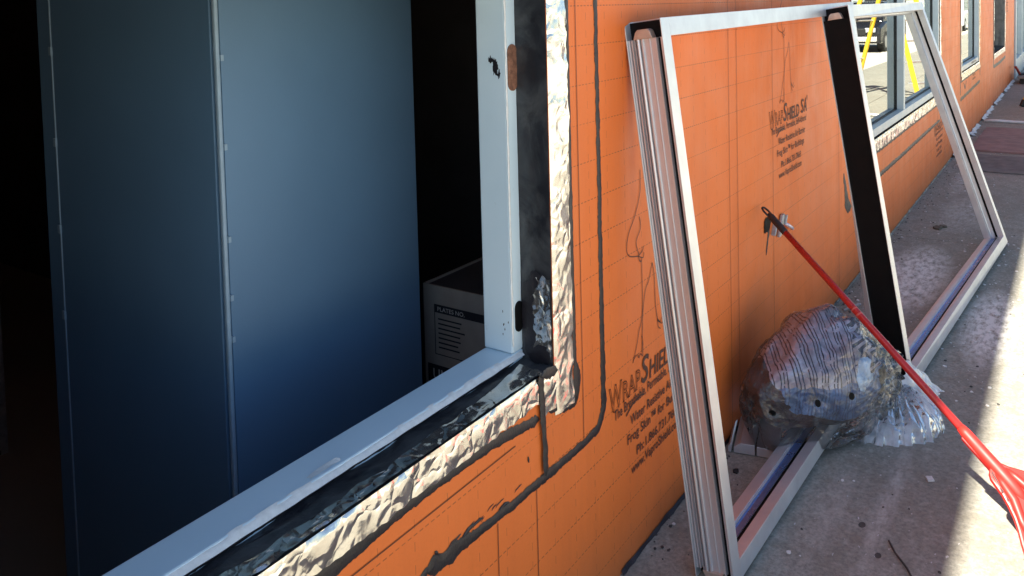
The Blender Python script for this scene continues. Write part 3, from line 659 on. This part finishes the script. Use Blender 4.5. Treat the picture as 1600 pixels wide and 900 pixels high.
# ------------------------------------------------------------------ loose extrusion under the bag
ex = empty('aluminium_offcut', (2.95, -.13, 0)); tag(ex, 'short aluminium offcut lying on the concrete under the plastic bag', 'offcut')
a_ = Vector((.93, .22, 0)).normalized(); c_ = Vector((.22, -.93, 0)).normalized(); P0 = Vector((2.78, -.050, .003))
def ext(c0, c1, prof, name): G().sweep(prof, [(P0 + c_ * c0, c_, Vector((0, 0, 1))), (P0 + c_ * c0 + a_ * .42, c_, Vector((0, 0, 1)))]).build(name, ALU, ex, bevel=.001)
ext(0, .06, [(0, 0), (.072, 0), (.072, .036), (.022, .036), (0, .020)], 'channel')
ext(.078, .1, [(0, 0), (.075, 0), (.075, .030), (0, .032)], 'channel')
ext(-.02, 0, [(0, 0), (.010, 0), (.014, .026), (.008, .030), (0, .018)], 'lip')

# ------------------------------------------------------------------ plastic bag
FILM = mat_film('clear_bag_film', .035, .12); FILM2 = mat_film('gathered_bag_film', .42, .30, (.84, .90, .97)); SCRAPF = mat_film('milky_film', .75, .3, (.80, .80, .78))
def mat_contents():
    x = M('bundled_printed_wrapping', Roughness=.45)
    X, Y, Z = x.xyz()
    wob = x.noise(5, 3, .6)
    Zw = x.math('ADD', Z, x.math('MULTIPLY', x.math('SUBTRACT', wob, .5), .10)); Xw = x.math('ADD', X, x.math('MULTIPLY', x.math('SUBTRACT', wob, .5), .06))
    # printed columns of dark text on pale film (upper), denim blue (middle), brown black (low and left)
    cc = x.math('ADD', x.math('ADD', x.math('MULTIPLY', X, .57), x.math('MULTIPLY', Y, -.82)), x.math('MULTIPLY', x.math('SUBTRACT', wob, .5), .04))
    col = x.math('MULTIPLY', x.math('LESS_THAN', x.math('FRACT', x.math('MULTIPLY', cc, 88)), .38), x.math('LESS_THAN', x.math('FRACT', x.math('MULTIPLY', cc, 22)), .66))
    rows = x.math('LESS_THAN', x.math('FRACT', x.math('MULTIPLY', x.math('ADD', x.math('ADD', Z, x.math('MULTIPLY', X, -.45)), x.math('MULTIPLY', cc, .3)), 46)), .5)
    far = x.math('GREATER_THAN', x.math('ADD', cc, x.math('MULTIPLY', wob, .05)), 2.09)
    brk = x.math('GREATER_THAN', x.noise(45, 2, .5, (.5, .5, 1.0)), .37)
    pr = x.math('MULTIPLY', x.mix(far, col, rows), brk)
    pale = x.mix(pr, x.ramp(x.noise(9, 3), (.38, (.40, .28, .27)), (.62, (.62, .60, .68))), (.04, .03, .045))
    blue = x.mix(x.math('MULTIPLY', pr, .5), x.ramp(x.noise(12, 4, .6), (.35, (.05, .09, .22)), (.65, (.22, .34, .60))), (.03, .03, .06))
    dark = x.ramp(x.noise(11, 4, .6), (.35, (.020, .012, .012)), (.65, (.11, .07, .065)))
    w2 = x.math('MULTIPLY', x.math('SUBTRACT', x.noise(9, 3, .6), .5), .12)
    f1 = x.math('GREATER_THAN', x.math('ADD', Z, x.math('MULTIPLY', w2, .6)), .262)
    f2 = x.math('GREATER_THAN', x.math('ADD', x.math('ADD', cc, w2), x.math('MULTIPLY', Z, .45)), 1.885)
    f3 = x.math('GREATER_THAN', x.math('ADD', x.math('ADD', Z, x.math('MULTIPLY', w2, .8)), x.math('MULTIPLY', cc, .30)), .722)
    c = x.mix(f1, blue, pale)
    # glossy black wrapping towards the knot, one pale blue patch
    c = x.mix(x.math('MULTIPLY', x.math('GREATER_THAN', x.math('ADD', cc, w2), 2.17), x.math('GREATER_THAN', x.noise(26, 3, .6), .43)), c, (.012, .012, .016))
    d2 = x.math('ADD', x.math('POWER', x.math('DIVIDE', x.math('SUBTRACT', x.math('ADD', cc, w2), 2.085), .032), 2), x.math('POWER', x.math('DIVIDE', x.math('SUBTRACT', Z, .275), .055), 2))
    c = x.mix(x.math('LESS_THAN', d2, 1.0), c, (.50, .64, .82))
    c = x.mix(x.math('MULTIPLY', f2, f3), dark, c)
    x.col(c); x.bump(x.noise(16, 4, .6, None, None, 1.0), .8, .02)
    return x.m
CONT = mat_contents()
bag = empty('plastic_bag', (3.15, -.27, 0)); tag(bag, 'knotted clear plastic bag stuffed with blue and printed wrapping', 'bag')
BC = Vector((3.075, -.275, .242)); BROT = -.5
def blob(grow, seed, amp, sub=6, lump=1.0):
    """slumped sack: long axis points from the wall towards the knot"""
    bm = bmesh.new(); bmesh.ops.create_icosphere(bm, subdivisions=sub, radius=1)
    cr, sr = math.cos(BROT), math.sin(BROT)
    for v in bm.verts:
        d = v.co.normalized(); e = 2.25
        l = d * (abs(d.x) ** e + abs(d.y) ** e + abs(d.z) ** e) ** (-1 / e)
        p = Vector((l.x * .335, l.y * .165, l.z * .190))
        if l.z > 0: p.z *= (1.06 - .52 * max(0, -l.x + .05) - .50 * max(0, l.x - .30))
        if l.z < 0: p.z *= (1 - .25 * max(0, l.x)); 
        if l.x < -.2: p.y *= (1 - .25 * (-l.x - .2))
        if l.x > .35: f = (l.x - .35) / .65; p.y *= (1 - .45 * f); p.z = p.z * (1 - .25 * f) - .035 * f
        q = BC + Vector((p.x * cr - p.y * sr, p.x * sr + p.y * cr, p.z))
        dd = Vector((d.x * cr - d.y * sr, d.x * sr + d.y * cr, d.z))
        an = math.atan2(l.z, l.y); kk = max(0, min(1, (l.x + .35) / 1.1)); tri = abs(((an * 2.1 + .6 * nz(l.x * 2, an * .7, 3)) % 1) - .5) * 2 - .5
        fold = .030 * kk * tri + .012 * (abs(((an * 1.3 + l.x * 1.1 + .5 * nz(l.x * 3, an, 8)) % 1) - .5) * 2 - .5) + lump * (.034 * nz(q.x * 5.5, q.y * 5.5, q.z * 5.5) + .010 * crumple((q.x, q.y * 1.3, q.z * 1.7), 7, seed)) + amp * crumple(q, 18, seed + 2) * .004
        q = q + dd * (fold + grow)
        if q.z < .058: q.z = .058 + (q.z - .058) * .12
        q.y = min(q.y, -.006)
        v.co = q
    return bm
def link_bm(bm, name, mat, parent, smooth=True):
    me = bpy.data.meshes.new(name); bm.to_mesh(me); bm.free(); me.materials.append(mat)
    if smooth: me.polygons.foreach_set('use_smooth', [True] * len(me.polygons))
    ob = bpy.data.objects.new(name, me); COL.objects.link(ob)
    if parent: attach(ob, parent)
    return ob
def drape(ob, frames, colliders, pin=None, shrink=-.12, bend=.02, mass=.05, tension=12, grav=1.0, dist=.004):
    """let a sheet fall into folds, then keep the settled mesh"""
    for c in colliders:
        if 'coll' not in c.modifiers:
            c.modifiers.new('coll', 'COLLISION'); c.collision.thickness_outer = dist; c.collision.cloth_friction = 8
    cm = ob.modifiers.new('cloth', 'CLOTH'); cs = cm.settings
    cs.quality = 6; cs.mass = mass; cs.tension_stiffness = tension; cs.compression_stiffness = tension; cs.shear_stiffness = 5; cs.bending_stiffness = bend; cs.air_damping = 2
    cs.shrink_min = shrink; cs.effector_weights.gravity = grav
    cm.collision_settings.distance_min = dist; cm.collision_settings.collision_quality = 3; cm.collision_settings.use_self_collision = False
    if pin:
        vg = ob.vertex_groups.new(name='pin'); vg.add(pin, 1.0, 'REPLACE'); cs.vertex_group_mass = 'pin'
    cm.point_cache.frame_start = 1; cm.point_cache.frame_end = frames
    for f in range(1, frames + 1): sc.frame_set(f)
    dg = bpy.context.evaluated_depsgraph_get(); me = bpy.data.meshes.new_from_object(ob.evaluated_get(dg))
    ob.modifiers.remove(cm); old = ob.data; ob.data = me; bpy.data.meshes.remove(old); me.name = ob.name
    if pin: ob.vertex_groups.clear()
    for c in colliders: c.modifiers.remove(c.modifiers['coll'])
    sc.frame_set(1)
    me.polygons.foreach_set('use_smooth', [True] * len(me.polygons))
KN = Vector((3.43, -.475, .095))
cont = link_bm(blob(-.012, 1, .5, 5), 'wrapping_contents', CONT, None)
floor_c = G().add([(2, -1.5, .006), (5, -1.5, .006), (5, .5, .006), (2, .5, .006)], [(0, 1, 2, 3)]).build('floor_c', None)
wall_c = G().add([(2, -.004, -.5), (5, -.004, -.5), (5, -.004, 1), (2, -.004, 1)], [(0, 1, 2, 3)]).build('wall_c', None)
bmf = blob(.010, 1, 1.0, 6, .8)
film = link_bm(bmf, 'bag_film', FILM, None)
pin = [v.index for v in film.data.vertices if (v.co - KN).length < .10]
floor_c.location.z = .044
drape(film, 12, [cont, floor_c], pin, -.07, .004, .03, 9, .06)
floor_c.location.z = 0
bvf = BVHTree.FromPolygons([v.co for v in film.data.vertices], [p.vertices for p in film.data.polygons])
# gathered neck between the body and the knot, then a pleated tail fanning out over the ground
NK0 = BC + Vector((.27 * math.cos(BROT), .27 * math.sin(BROT), -.05))
def neck(u, v):
    a = 2 * math.pi * u; f = v; r = .085 * (1 - f) ** 1.4 + .010
    pl = 1 + .20 * math.sin(a * 9 + 2 * f) + .12 * math.sin(a * 17)
    c = NK0.lerp(KN, f); axn = (KN - NK0).normalized(); s = axn.cross(Vector((0, 0, 1))).normalized(); t = s.cross(axn)
    q = c + (s * math.cos(a) * 1.2 + t * math.sin(a)) * r * pl
    q.z = max(q.z, .01); return q
neck_o = G().grid(neck, 120, 14).build('gathered_neck', FILM2, None, smooth=True)
def tail(ang0, ang1, l0, l1, seed, lift, pleats, frames, nu=140, nv=30):
    def fn(u, v):
        a = R(ang0 + (ang1 - ang0) * u + 3 * nz(u * 9, v * 2, seed)); ph = u * pleats + .15 * nz(v * 3, seed)
        tri = abs((ph % 1) - .5) * 2
        l = (.006 + (l0 + (l1 - l0) * u) * v) * (1 + (.22 * (1 - tri) - .08 + .10 * nz(u * 7, seed)) * v)
        pl = (.003 + .05 * v * (1 - .4 * v)) * (tri - .5)
        z = KN.z + .006 + lift * v - (KN.z + lift) * v ** 1.5 + .022 * v + pl
        return (KN.x + math.cos(a) * l, KN.y + math.sin(a) * l, max(.010, z))
    o = G().grid(fn, nu, nv).build('tail', FILM2, None, smooth=True)
    if frames: drape(o, frames, [floor_c, cont], list(range((nu + 1) * 4)), -.04, .03, .02, 16, .35, .003)
    return o
t1 = tail(163, 248, .40, .20, 2, .07, 9, 7, 170); t2 = tail(222, 262, .19, .14, 5, .05, 4, 7, 70, 20)
for o in (cont, film, neck_o, t1, t2): attach(o, bag)
for o in (floor_c, wall_c): bpy.data.objects.remove(o)
G().tube([KN + Vector((.012 * math.cos(a), .012 * math.sin(a), .010 * math.sin(2 * a))) for a in [k * 2 * math.pi / 14 for k in range(15)]], .008, 8).build('knot', FILM2, bag, smooth=True)
# dark shiny strands of tape bunched beside the neck
SH = simple('shiny_black_tape', (.008, .008, .009), .16, 0, .2, 40)
for i in range(14):
    s = i / 13; A = Vector((3.40, -.375, .225)).lerp(Vector((3.47, -.475, .19)), s) + Vector((0, 0, .015 * random.random())); mid = A.lerp(KN, .5) + Vector((.01 * random.random(), -.015, .020 + .02 * random.random()))
    pts = [A.lerp(mid, k / 5) * (1 - k / 5) + mid.lerp(KN + Vector((0, 0, .014)), k / 5) * (k / 5) for k in range(6)]
    ww = .006 + .006 * random.random(); gg = G(); d = Vector((.6, -.5, .6)).normalized()
    gg.add([p + d * ww * sgn for p in pts for sgn in (-1, 1)], [(2 * k, 2 * k + 1, 2 * k + 3, 2 * k + 2) for k in range(5)]); gg.build('tape_strand', SH, bag, smooth=True)
# flat black discs painted for the dark of vent holes in the film
CAMP = Vector((0, -1.0552, 1.6))
for tgt in ((2.76, -.24, .205), (2.86, -.31, .215), (2.96, -.37, .215)):
    d = Vector((.3, 1, -.35)).normalized(); hit = bvf.ray_cast(Vector(tgt) - d, d)
    if hit[0]:
        n_ = hit[1]; n_ = n_ if n_.dot(d) < 0 else -n_; s = n_.orthogonal().normalized(); t = n_.cross(s); c = hit[0] + n_ * .004
        G().add([c + (s * math.cos(k * math.pi / 7) + t * math.sin(k * math.pi / 7)) * .0125 for k in range(14)], [tuple(range(14))]).build('vent_hole_dark', BLACK, bag)
# milky scrap of sheet draped over the end of the farther frame
def scrap(u, v):
    x = 3.40 + .22 * u + .03 * nz(v * 4, 2); y = -.49 - .12 * v + .02 * nz(u * 6, v * 3)
    z = .100 * (1 - v) ** 1.2 + .012 + .008 * crumple((x, y, 0), 9, 4) + .03 * math.sin(u * 3)
    return (x, y, max(.006, z))
tag(G().grid(scrap, 40, 24).build('plastic_scrap', SCRAPF, None, smooth=True), 'milky plastic scrap draped over the black sided frame foot', 'plastic scrap')

# ------------------------------------------------------------------ broom
RED = simple('red_plastic', (.62, .022, .016), .48, 0, .06, 20); DRED = simple('red_handle_paint', (.40, .018, .018), .32, 0, .14, 30)
GRIP = simple('black_grip', (.02, .017, .018), .5, 0, .2, 50); BRI = simple('grey_bristle', (.10, .105, .10), .75, 0, .3, 200, .6)
br_ = empty('broom', (2.62, -.95, 0)); tag(br_, 'red handled broom leaning against the orange wall over the bag', 'broom')
Tp = Vector((3.2234, -.022, .782)); Bp = Vector((2.725, -.866, .215)); ax = (Bp - Tp).normalized(); Lh = (Bp - Tp).length
G().tube([Tp + ax * .13, Tp + ax * .5, Tp + ax * (Lh - .1)], [.0118, .0122, .0125], 16).build('handle', DRED, br_, smooth=True)
sd_ = ax.cross(Vector((0, 0, 1))).normalized()
G().tube([Tp + ax * .035, Tp + ax * .05, Tp + ax * .135, Tp + ax * .14], [.008, .0135, .0135, .0122], 14).build('grip', GRIP, br_, smooth=True)
lp = [Tp + ax * .045 + sd_ * .010, Tp + ax * .015 + sd_ * .011, Tp + ax * -.001 + sd_ * .006, Tp + ax * -.003, Tp + ax * -.001 - sd_ * .006, Tp + ax * .015 - sd_ * .011, Tp + ax * .045 - sd_ * .010]
G().tube(lp, .0040, 8).build('hanging_loop', GRIP, br_, smooth=True)
for q in (.52, .545): G().tube([Tp + ax * q, Tp + ax * (q + .006)], .0128, 16).build('handle_ring', simple('worn_red', (.55, .10, .09), .4), br_, smooth=True)
# head in its own plane: a runs down along the handle, s across
a_ax = ax; s_ax = Vector((-.62, .70, -.36)); s_ax = (s_ax - a_ax * s_ax.dot(a_ax)).normalized(); n_ax = s_ax.cross(a_ax)
if n_ax.z < 0: n_ax = -n_ax
HO = Bp + ax * (-.12)
def hp(a, s, n=0): return HO + a_ax * a + s_ax * s + n_ax * n
G().tube([hp(-.02, 0), hp(.0, 0), hp(.12, 0), hp(.16, 0, -.002), hp(.19, 0, -.006), hp(.22, 0, -.014)], [.0135, .0165, .0185, .0185, .016, .010], 16).build('socket', RED, br_, smooth=True)
G().obox(hp(.0, .004, -.022), a_ax * .115, s_ax * .014, n_ax * .018).build('socket_fin', DRED, br_, bevel=.003)
left = [(.105, .017), (.115, .030), (.128, .038), (.150, .041), (.175, .044), (.205, .052), (.235, .063), (.262, .077), (.290, .094), (.325, .112)]; rightp = [(.325, -.15), (.27, -.135), (.21, -.105), (.16, -.065), (.125, -.03), (.105, -.017)]
outl = left + rightp
def plate(outline, n0, n1):
    k = len(outline); gg = G(); gg.add([hp(a, s, n0 - 1.1 * s * s) for a, s in outline] + [hp(a, s, n1 - 1.1 * s * s) for a, s in outline], [tuple(range(k))[::-1], tuple(range(k, 2 * k))] + [(i, (i + 1) % k, k + (i + 1) % k, k + i) for i in range(k)])
    return gg
plate(outl, -.016, .006).build('head_cap', RED, br_, bevel=.006)
for s0, s1 in ((.020, .070), (-.022, -.085)):
    G().tube([hp(.125, s0 * .8, .000), hp(.155, s0 * 1.0, .003), hp(.20, s0 * 1.35, .002), hp(.25, (s0 * 1.6 + s1) / 2, -.001), hp(.315, s1, -.010)], [.006, .011, .013, .012, .009], 12).build('rib', RED, br_, smooth=True)
NOTCH = simple('notch_shade', (.05, .008, .006), .6)
for (a, s) in ((.165, .036), (.188, .039), (.211, .045), (.234, .053), (.165, -.045), (.195, -.06)):
    r = .0075; G().add([hp(a - r, s, .0068 - 1.1 * s * s), hp(a + r, s - r, .0068 - 1.1 * s * s), hp(a + r, s + r, .0068 - 1.1 * s * s)], [(0, 1, 2)]).build('vent_shade', NOTCH, br_)  # flat dark triangles painted for the shade in the vents
G().add([hp(.115, .0195, .0070), hp(.118, .0275, .0068), hp(.150, .0330, .0066), hp(.158, .0300, .0066)], [(0, 1, 2, 3)]).build('slot_shade', NOTCH, br_)  # flat dark quad painted for the shade in the slot
bz = G()
for i in range(30):
    for j in range(4):
        s = -.142 + .246 * i / 29; n0 = -.012 + .009 * j - .003; a0 = .315; bl_ = .085 + .008 * random.random()
        p0 = hp(a0, s, n0 - 1.1 * s * s - .004); p1 = hp(a0 + bl_, s * 1.04 + .004 * random.random(), n0 - 1.1 * s * s - .012)
        if p1.z < .004:
            f = (p0.z - .004) / max(1e-6, p0.z - p1.z); p1 = p0.lerp(p1, f)
        bz.tube([p0, p1], .0052, 5)
bz.build('bristles', BRI, br_, smooth=True)

# ------------------------------------------------------------------ far sidewalk things
YEL = simple('yellow_fibreglass', (.75, .50, .03), .4, 0, .06, 20); RUB = simple('black_rubber_foot', (.02, .02, .02), .7); ALU2 = simple('ladder_tread_aluminium', (.6, .6, .58), .4, .6, .1, 20)
ld = empty('step_ladder', (13.9, -1.1, 0)); tag(ld, 'yellow fibreglass step ladder with black feet on the far sidewalk', 'ladder')
F = [Vector((13.83, -.375, 0)), Vector((13.34, -.76, 0))]; Rr = [Vector((14.6, -1.95, 0)), Vector((14.2, -2.25, 0))]
mid = (F[0] + F[1] + Rr[0] + Rr[1]) / 4; TP = [mid + (F[0] - F[1]) * .22 + Vector((0, 0, 2.5)), mid - (F[0] - F[1]) * .22 + Vector((0, 0, 2.5))]
for i in range(2):
    for base, nm in ((F[i], 'front_rail'), (Rr[i], 'rear_rail')):
        d = (TP[i] - base).normalized(); sx = (F[0] - F[1]).normalized() * .028; sy = d.cross(sx).normalized() * .075
        G().obox(base - sx / 2 - sy / 2 + d * .09, sx, sy, d * ((TP[i] - base).length - .09)).build(nm, YEL, ld, bevel=.004)
        G().obox(base - sx * .8 - sy * .6 + Vector((0, 0, .002)), sx * 1.6, sy * 1.2, d * .10).build('rubber_foot', RUB, ld, bevel=.004)
for k in range(1, 8):
    a = F[0].lerp(TP[0], k / 8); b = F[1].lerp(TP[1], k / 8); d = (TP[0] - F[0]).normalized()
    G().obox(a + Vector((0, -.04, 0)), b - a, Vector((.05, -.07, 0)), Vector((0, 0, .025))).build('tread', ALU2, ld, bevel=.003)
for k in (2, 4, 6):
    a = Rr[0].lerp(TP[0], k / 8); b = Rr[1].lerp(TP[1], k / 8); G().tube([a, b], .014, 8).build('brace', ALU2, ld)
G().obox(TP[1] + Vector((-.12, -.12, 0)), (TP[0] - TP[1]) * 1.2 + Vector((.05, 0, 0)), Vector((.16, -.2, 0)), Vector((0, 0, .07))).build('top_cap', YEL, ld, bevel=.01)

def warped(name, x0, x1, y0, y1, z, t, mat, label, cat, seed):
    nu, nv = 30, 16
    top = lambda u, v: (x0 + (x1 - x0) * u + .012 * nz(v * 5, seed), y0 + (y1 - y0) * v + .012 * nz(u * 5, seed + 3), z + t + .008 * nz(u * 3, v * 3, seed))
    gg = G().grid(top, nu, nv); gg.grid(lambda u, v: (top(u, v)[0], top(u, v)[1], z), nu, nv)
    n_ = (nu + 1) * (nv + 1); edge = [i for i in range(nu + 1)] + [(j + 1) * (nu + 1) - 1 for j in range(1, nv + 1)] + [nv * (nu + 1) + i for i in range(nu - 1, -1, -1)] + [j * (nu + 1) for j in range(nv - 1, 0, -1)]
    gg.f += [(edge[i], edge[(i + 1) % len(edge)], edge[(i + 1) % len(edge)] + n_, edge[i] + n_) for i in range(len(edge))]
    return tag(gg.build(name, mat), label, cat)
warped('steel_plate', 9.65, 11.40, -1.35, -.12, .002, .018, simple('red_oxide_plate', (.25, .15, .135), .75, 0, .25, 7, .3), 'dull reddish brown sheet lying across the far sidewalk', 'plate', 3)
warped('plywood_board', 8.55, 9.45, -1.3, -.16, .002, .010, simple('dark_board', (.135, .13, .122), .85, 0, .3, 9, .4), 'dark board lying this side of the brown sheet', 'board', 8)  # plain dark tone for the board
tag(G().tube([(11.98 + .02 * math.sin(k), -.05 - .16 * k, .020 + .003 * math.sin(k * 2)) for k in range(12)], .018, 10).build('white_pipe', simple('white_pvc', (.72, .72, .70), .4, 0, .08, 20), smooth=True), 'thin white pipe lying across the sidewalk beyond the brown sheet', 'pipe')
TORN = simple('torn_white_film', (.62, .62, .60), .5, 0, .2, 30, .3)
for i, (a, b) in enumerate(((9.2, 10.4), (10.7, 11.6), (12.1, 13.6), (13.9, 15.4), (15.8, 17.9))):
    gg = G().grid(lambda u, v: (a + (b - a) * u, -.008 - .035 * v * (1 + 1.6 * nz(u * 9, i)), .003 + .022 * (1 - v) * (1 + 1.2 * nz(u * 11, i + 4)) + .006 * crumple((u * 4, v, 0), 3, i)), 40, 5)
    tag(gg.build('torn_film', TORN, None, smooth=True), ['torn white film along the wall foot beside the brown sheet', 'torn white film at the wall foot between sheet and pipe', 'torn white film at the wall foot just beyond the pipe', 'torn white film at the wall foot beside the ladder', 'farthest torn white film at the foot of the orange wall'][i], 'film scrap', 'torn film along the wall foot')
bd = empty('saw_bench', (18.0, -.15, 0)); tag(bd, 'low grey plank with a red clamp at the far end of the wall', 'plank')
G().box(17.3, 18.3, -.75, -.12, .10, .14).build('plank', simple('weathered_plank', (.22, .19, .16), .8, 0, .25, 8), bd, bevel=.006)
for a in (17.4, 18.1): G().box(a, a + .08, -.7, -.15, .002, .099).build('skid', simple('dark_skid', (.06, .05, .05), .8), bd)
G().tube([(17.6, -.14, .16), (17.55, -.10, .26), (17.45, -.08, .30), (17.25, -.10, .31)], .022, 8).build('clamp_arm', simple('red_brown_clamp', (.30, .04, .03), .5), bd, smooth=True)
G().tube([(17.6, -.14, .16), (17.9, -.35, .17)], .025, 8).build('clamp_bar', GRIP, bd)

# ------------------------------------------------------------------ debris
CHIP = simple('white_chip', (.66, .65, .62), .8, 0, .15, 50)
def chip_into(gg, x, y, s, seed, z=.001):
    n = 6; a0 = random.random() * 6; top = []; bot = []
    for k in range(n):
        a = a0 + 2 * math.pi * k / n; r = s * (.55 + .6 * random.random()); top.append((x + r * 1.2 * math.cos(a), y + r * math.sin(a), z + s * (.25 + .25 * random.random()))); bot.append((x + r * 1.25 * math.cos(a), y + r * 1.05 * math.sin(a), z))
    gg.add(top + bot, [tuple(range(n))] + [(k, k + n, (k + 1) % n + n, (k + 1) % n) for k in range(n)])
gg = G()
for i in range(900):
    x = 2.2 + random.random() ** 1.1 * 9; y = -.02 - abs(random.gauss(0, .30))
    if random.random() < .35: x = random.gauss(4.9, .9); y = -.45 - random.random() * .45
    if y < -1.3 or x < 2.2 or (x < 3.6 and random.random() < .7): continue
    chip_into(gg, x, y, .0022 + .0075 * random.random() ** 3, i)
tag(gg.build('debris', CHIP), 'white crumbs of debris scattered over the concrete', 'debris', kind='stuff')
gg = G()
for i in range(340):
    x = 2.1 + random.random() * 7; y = -.01 - abs(random.gauss(0, .05)) if i < 250 else -random.random() * 1.1
    chip_into(gg, x, y, .002 + .005 * random.random() ** 2, i)
tag(gg.build('grit', simple('dark_grit', (.06, .055, .05), .9, 0, .4, 80)), 'dark grit and crumbs along the wall foot and pavement', 'grit', kind='stuff')
def one_chip(name, x, y, s, mat, label, cat):
    gg = G(); chip_into(gg, x, y, s, 1); return tag(gg.build(name, mat, bevel=.001), label, cat)
tag(G().obox((2.955, -.668, .001), (.024, .012, 0), (-.012, .018, 0), (0, 0, .006)).build('foam_chip', CHIP, bevel=.001), 'square white chip lying on the concrete left of the broom', 'chip')
one_chip('pebble', 2.6704, -.0962, .013, RUB, 'black pebble on the concrete inside the nearer frame', 'pebble')
one_chip('dry_leaf', 6.29, -.25, .035, simple('dry_leaf', (.10, .085, .06), .8), 'small dry leaf near the slab joint, nearest the wall', 'leaf')
one_chip('dry_leaf', 6.36, -.28, .028, bpy.data.materials['dry_leaf'], 'small dry leaf near the slab joint, farther from the wall', 'leaf')
tag(G().tube([(2.55, -.60, .004), (2.50, -.625, .006), (2.45, -.665, .004), (2.42, -.68, .004)], .0028, 6).build('twig', simple('dark_twig', (.05, .04, .035), .8)), 'thin dark twig on the concrete in front of the frames', 'twig')
wire = [(4.35 + .03 * math.sin(k * .9) + .012 * k, -.06 - .03 * (1 + math.cos(k * .7)), .012 + .008 * math.sin(k)) for k in range(14)]
tag(G().tube(wire, .004, 6).build('wire_scrap', simple('pale_wire', (.45, .45, .44), .5)), 'thin pale wire curled on the ground behind the broom handle', 'wire')
gg = G().grid(lambda u, v: (2.0 + 16.2 * u, -.003 - .007 * v * (1 + nz(u * 160, 3) + .6 * nz(u * 600, 1)), .002 + .010 * (1 - v) * (1 + .7 * nz(u * 240, 5))), 1200, 2)
gg.build('ragged_edge', SEAL, bld, smooth=True)

# ------------------------------------------------------------------ across the lot, seen in the panes
def vehicle(name, loc, paint, label, L=4.7, Wd=1.86, H=1.62, cat='car', stripe=None, light=(.5, .03, .03)):
    root = empty(name, loc); tag(root, label, cat); x, y, z = loc
    gl = simple('tinted_car_glass', (.015, .02, .022), .08); tyre = RUB; rim = simple('alloy_rim', (.5, .5, .5), .35, .8)
    def body(prof, y0, y1, inset, nm, mat):
        k = len(prof); g2 = G()
        for yy, ins in ((y0, inset), (y0 + .12, 0), (y1 - .12, 0), (y1, inset)):
            pass
        st = []
        for yy, f in ((y0, .94), (y0 + .10, 1), (y1 - .10, 1), (y1, .94)):
            st.append([(x + px * 1.0, y + yy, z + .28 + (pz - .28) * f) for px, pz in prof])
        vs = [p for s in st for p in s]; fs = []
        for i in range(3):
            for j in range(k): fs.append((i * k + j, i * k + (j + 1) % k, (i + 1) * k + (j + 1) % k, (i + 1) * k + j))
        fs += [tuple(range(k))[::-1], tuple(range(3 * k, 4 * k))]
        g2.add(vs, fs); return g2.build(nm, mat, root, bevel=.03)
    h = Wd / 2
    body([(0, .30), (0, .62), (.06, .82), (.9, .98), (L - .5, 1.02), (L - .05, .95), (L, .6), (L - .05, .30)], -h, h, .1, 'body', paint)
    body([(1.0, .99), (1.62, H), (L - 1.0, H + .01), (L - .35, 1.01)], -h + .12, h - .12, .2, 'cabin', paint)
    for s in (-1, 1):
        gg = G(); yy = y + s * (h - .115); gg.add([(x + a, yy + s * .004, z + b) for a, b in ((1.25, 1.04), (1.70, H - .12), (L - 1.05, H - .11), (L - .62, 1.04))], [(0, 1, 2, 3)]); gg.build('side_glass', gl, root)
        for wx in (.85, L - .95):
            wy = y + s * (h - .10); wh = G().tube([(x + wx, wy - .11, z + .33), (x + wx, wy + .11, z + .33)], .33, 24).build('wheel', tyre, root); G().tube([(x + wx, wy - .115, z + .33), (x + wx, wy + .115, z + .33)], .20, 16).build('rim', rim, wh)
        G().box(x - .02, x + .10, y + s * .62 - .16, y + s * .62 + .16, z + .66, z + .80).build('headlight', simple('headlight_lens', (.75, .78, .8), .15, .3), root, bevel=.02)
        G().box(x + L - .08, x + L + .015, y + s * .68 - .12, y + s * .68 + .12, z + .68, z + .88).build('tail_light', simple('tail_lens', light, .2), root, bevel=.02)
    G().add([(x + 1.03, y - h + .3, z + 1.02), (x + 1.03, y + h - .3, z + 1.02), (x + 1.60, y + h - .36, z + H - .06), (x + 1.60, y - h + .36, z + H - .06)], [(0, 1, 2, 3)]).build('windscreen', gl, root)
    G().box(x - .05, x + .10, y - h + .1, y + h - .1, z + .36, z + .52).build('bumper', stripe or GASKET, root, bevel=.03)
    G().box(x - .03, x + .08, y - .5, y + .5, z + .56, z + .78).build('grille', GASKET, root, bevel=.02)
    return root
vehicle('parked_car', (28.2, -5.0, -.13), simple('black_car_paint', (.012, .012, .014), .18), 'dark parked car mirrored in the window behind the leaning frame', stripe=simple('chrome_bar', (.75, .75, .75), .25, .7))
vehicle('parked_van', (46, -4.6, -.13), simple('white_van_paint', (.72, .72, .70), .3), 'white parked van farther down the lot, mirrored in the far window', 5.4, 2.0, 2.2, 'van')
vehicle('parked_car', (36, -9.5, -.13), simple('maroon_car_paint', (.16, .012, .014), .2), 'maroon parked car out in the lot, mirrored above the dark car')
fb = empty('far_building', (75, -10, 0)); tag(fb, 'grey sided building at the end of the lot, seen only mirrored', 'building')
SID = simple('grey_green_siding', (.34, .38, .36), .7, 0, .1, 2)
G().box(70, 82, -40, 1.5, -.2, 5).build('wall', SID, fb)
for k in range(14): G().box(69.96, 69.999, -40, 1.5, .5 + .32 * k, .74 + .32 * k).build('siding_board', SID, fb)
G().box(69.5, 82.5, -40.5, 2, 5.001, 5.4).build('roof', ROOFM, fb)
for k in range(5): f = G().box(69.90, 69.958, -34 + 7 * k, -31 + 7 * k, 1.0, 2.6).build('window', GASKET, fb)
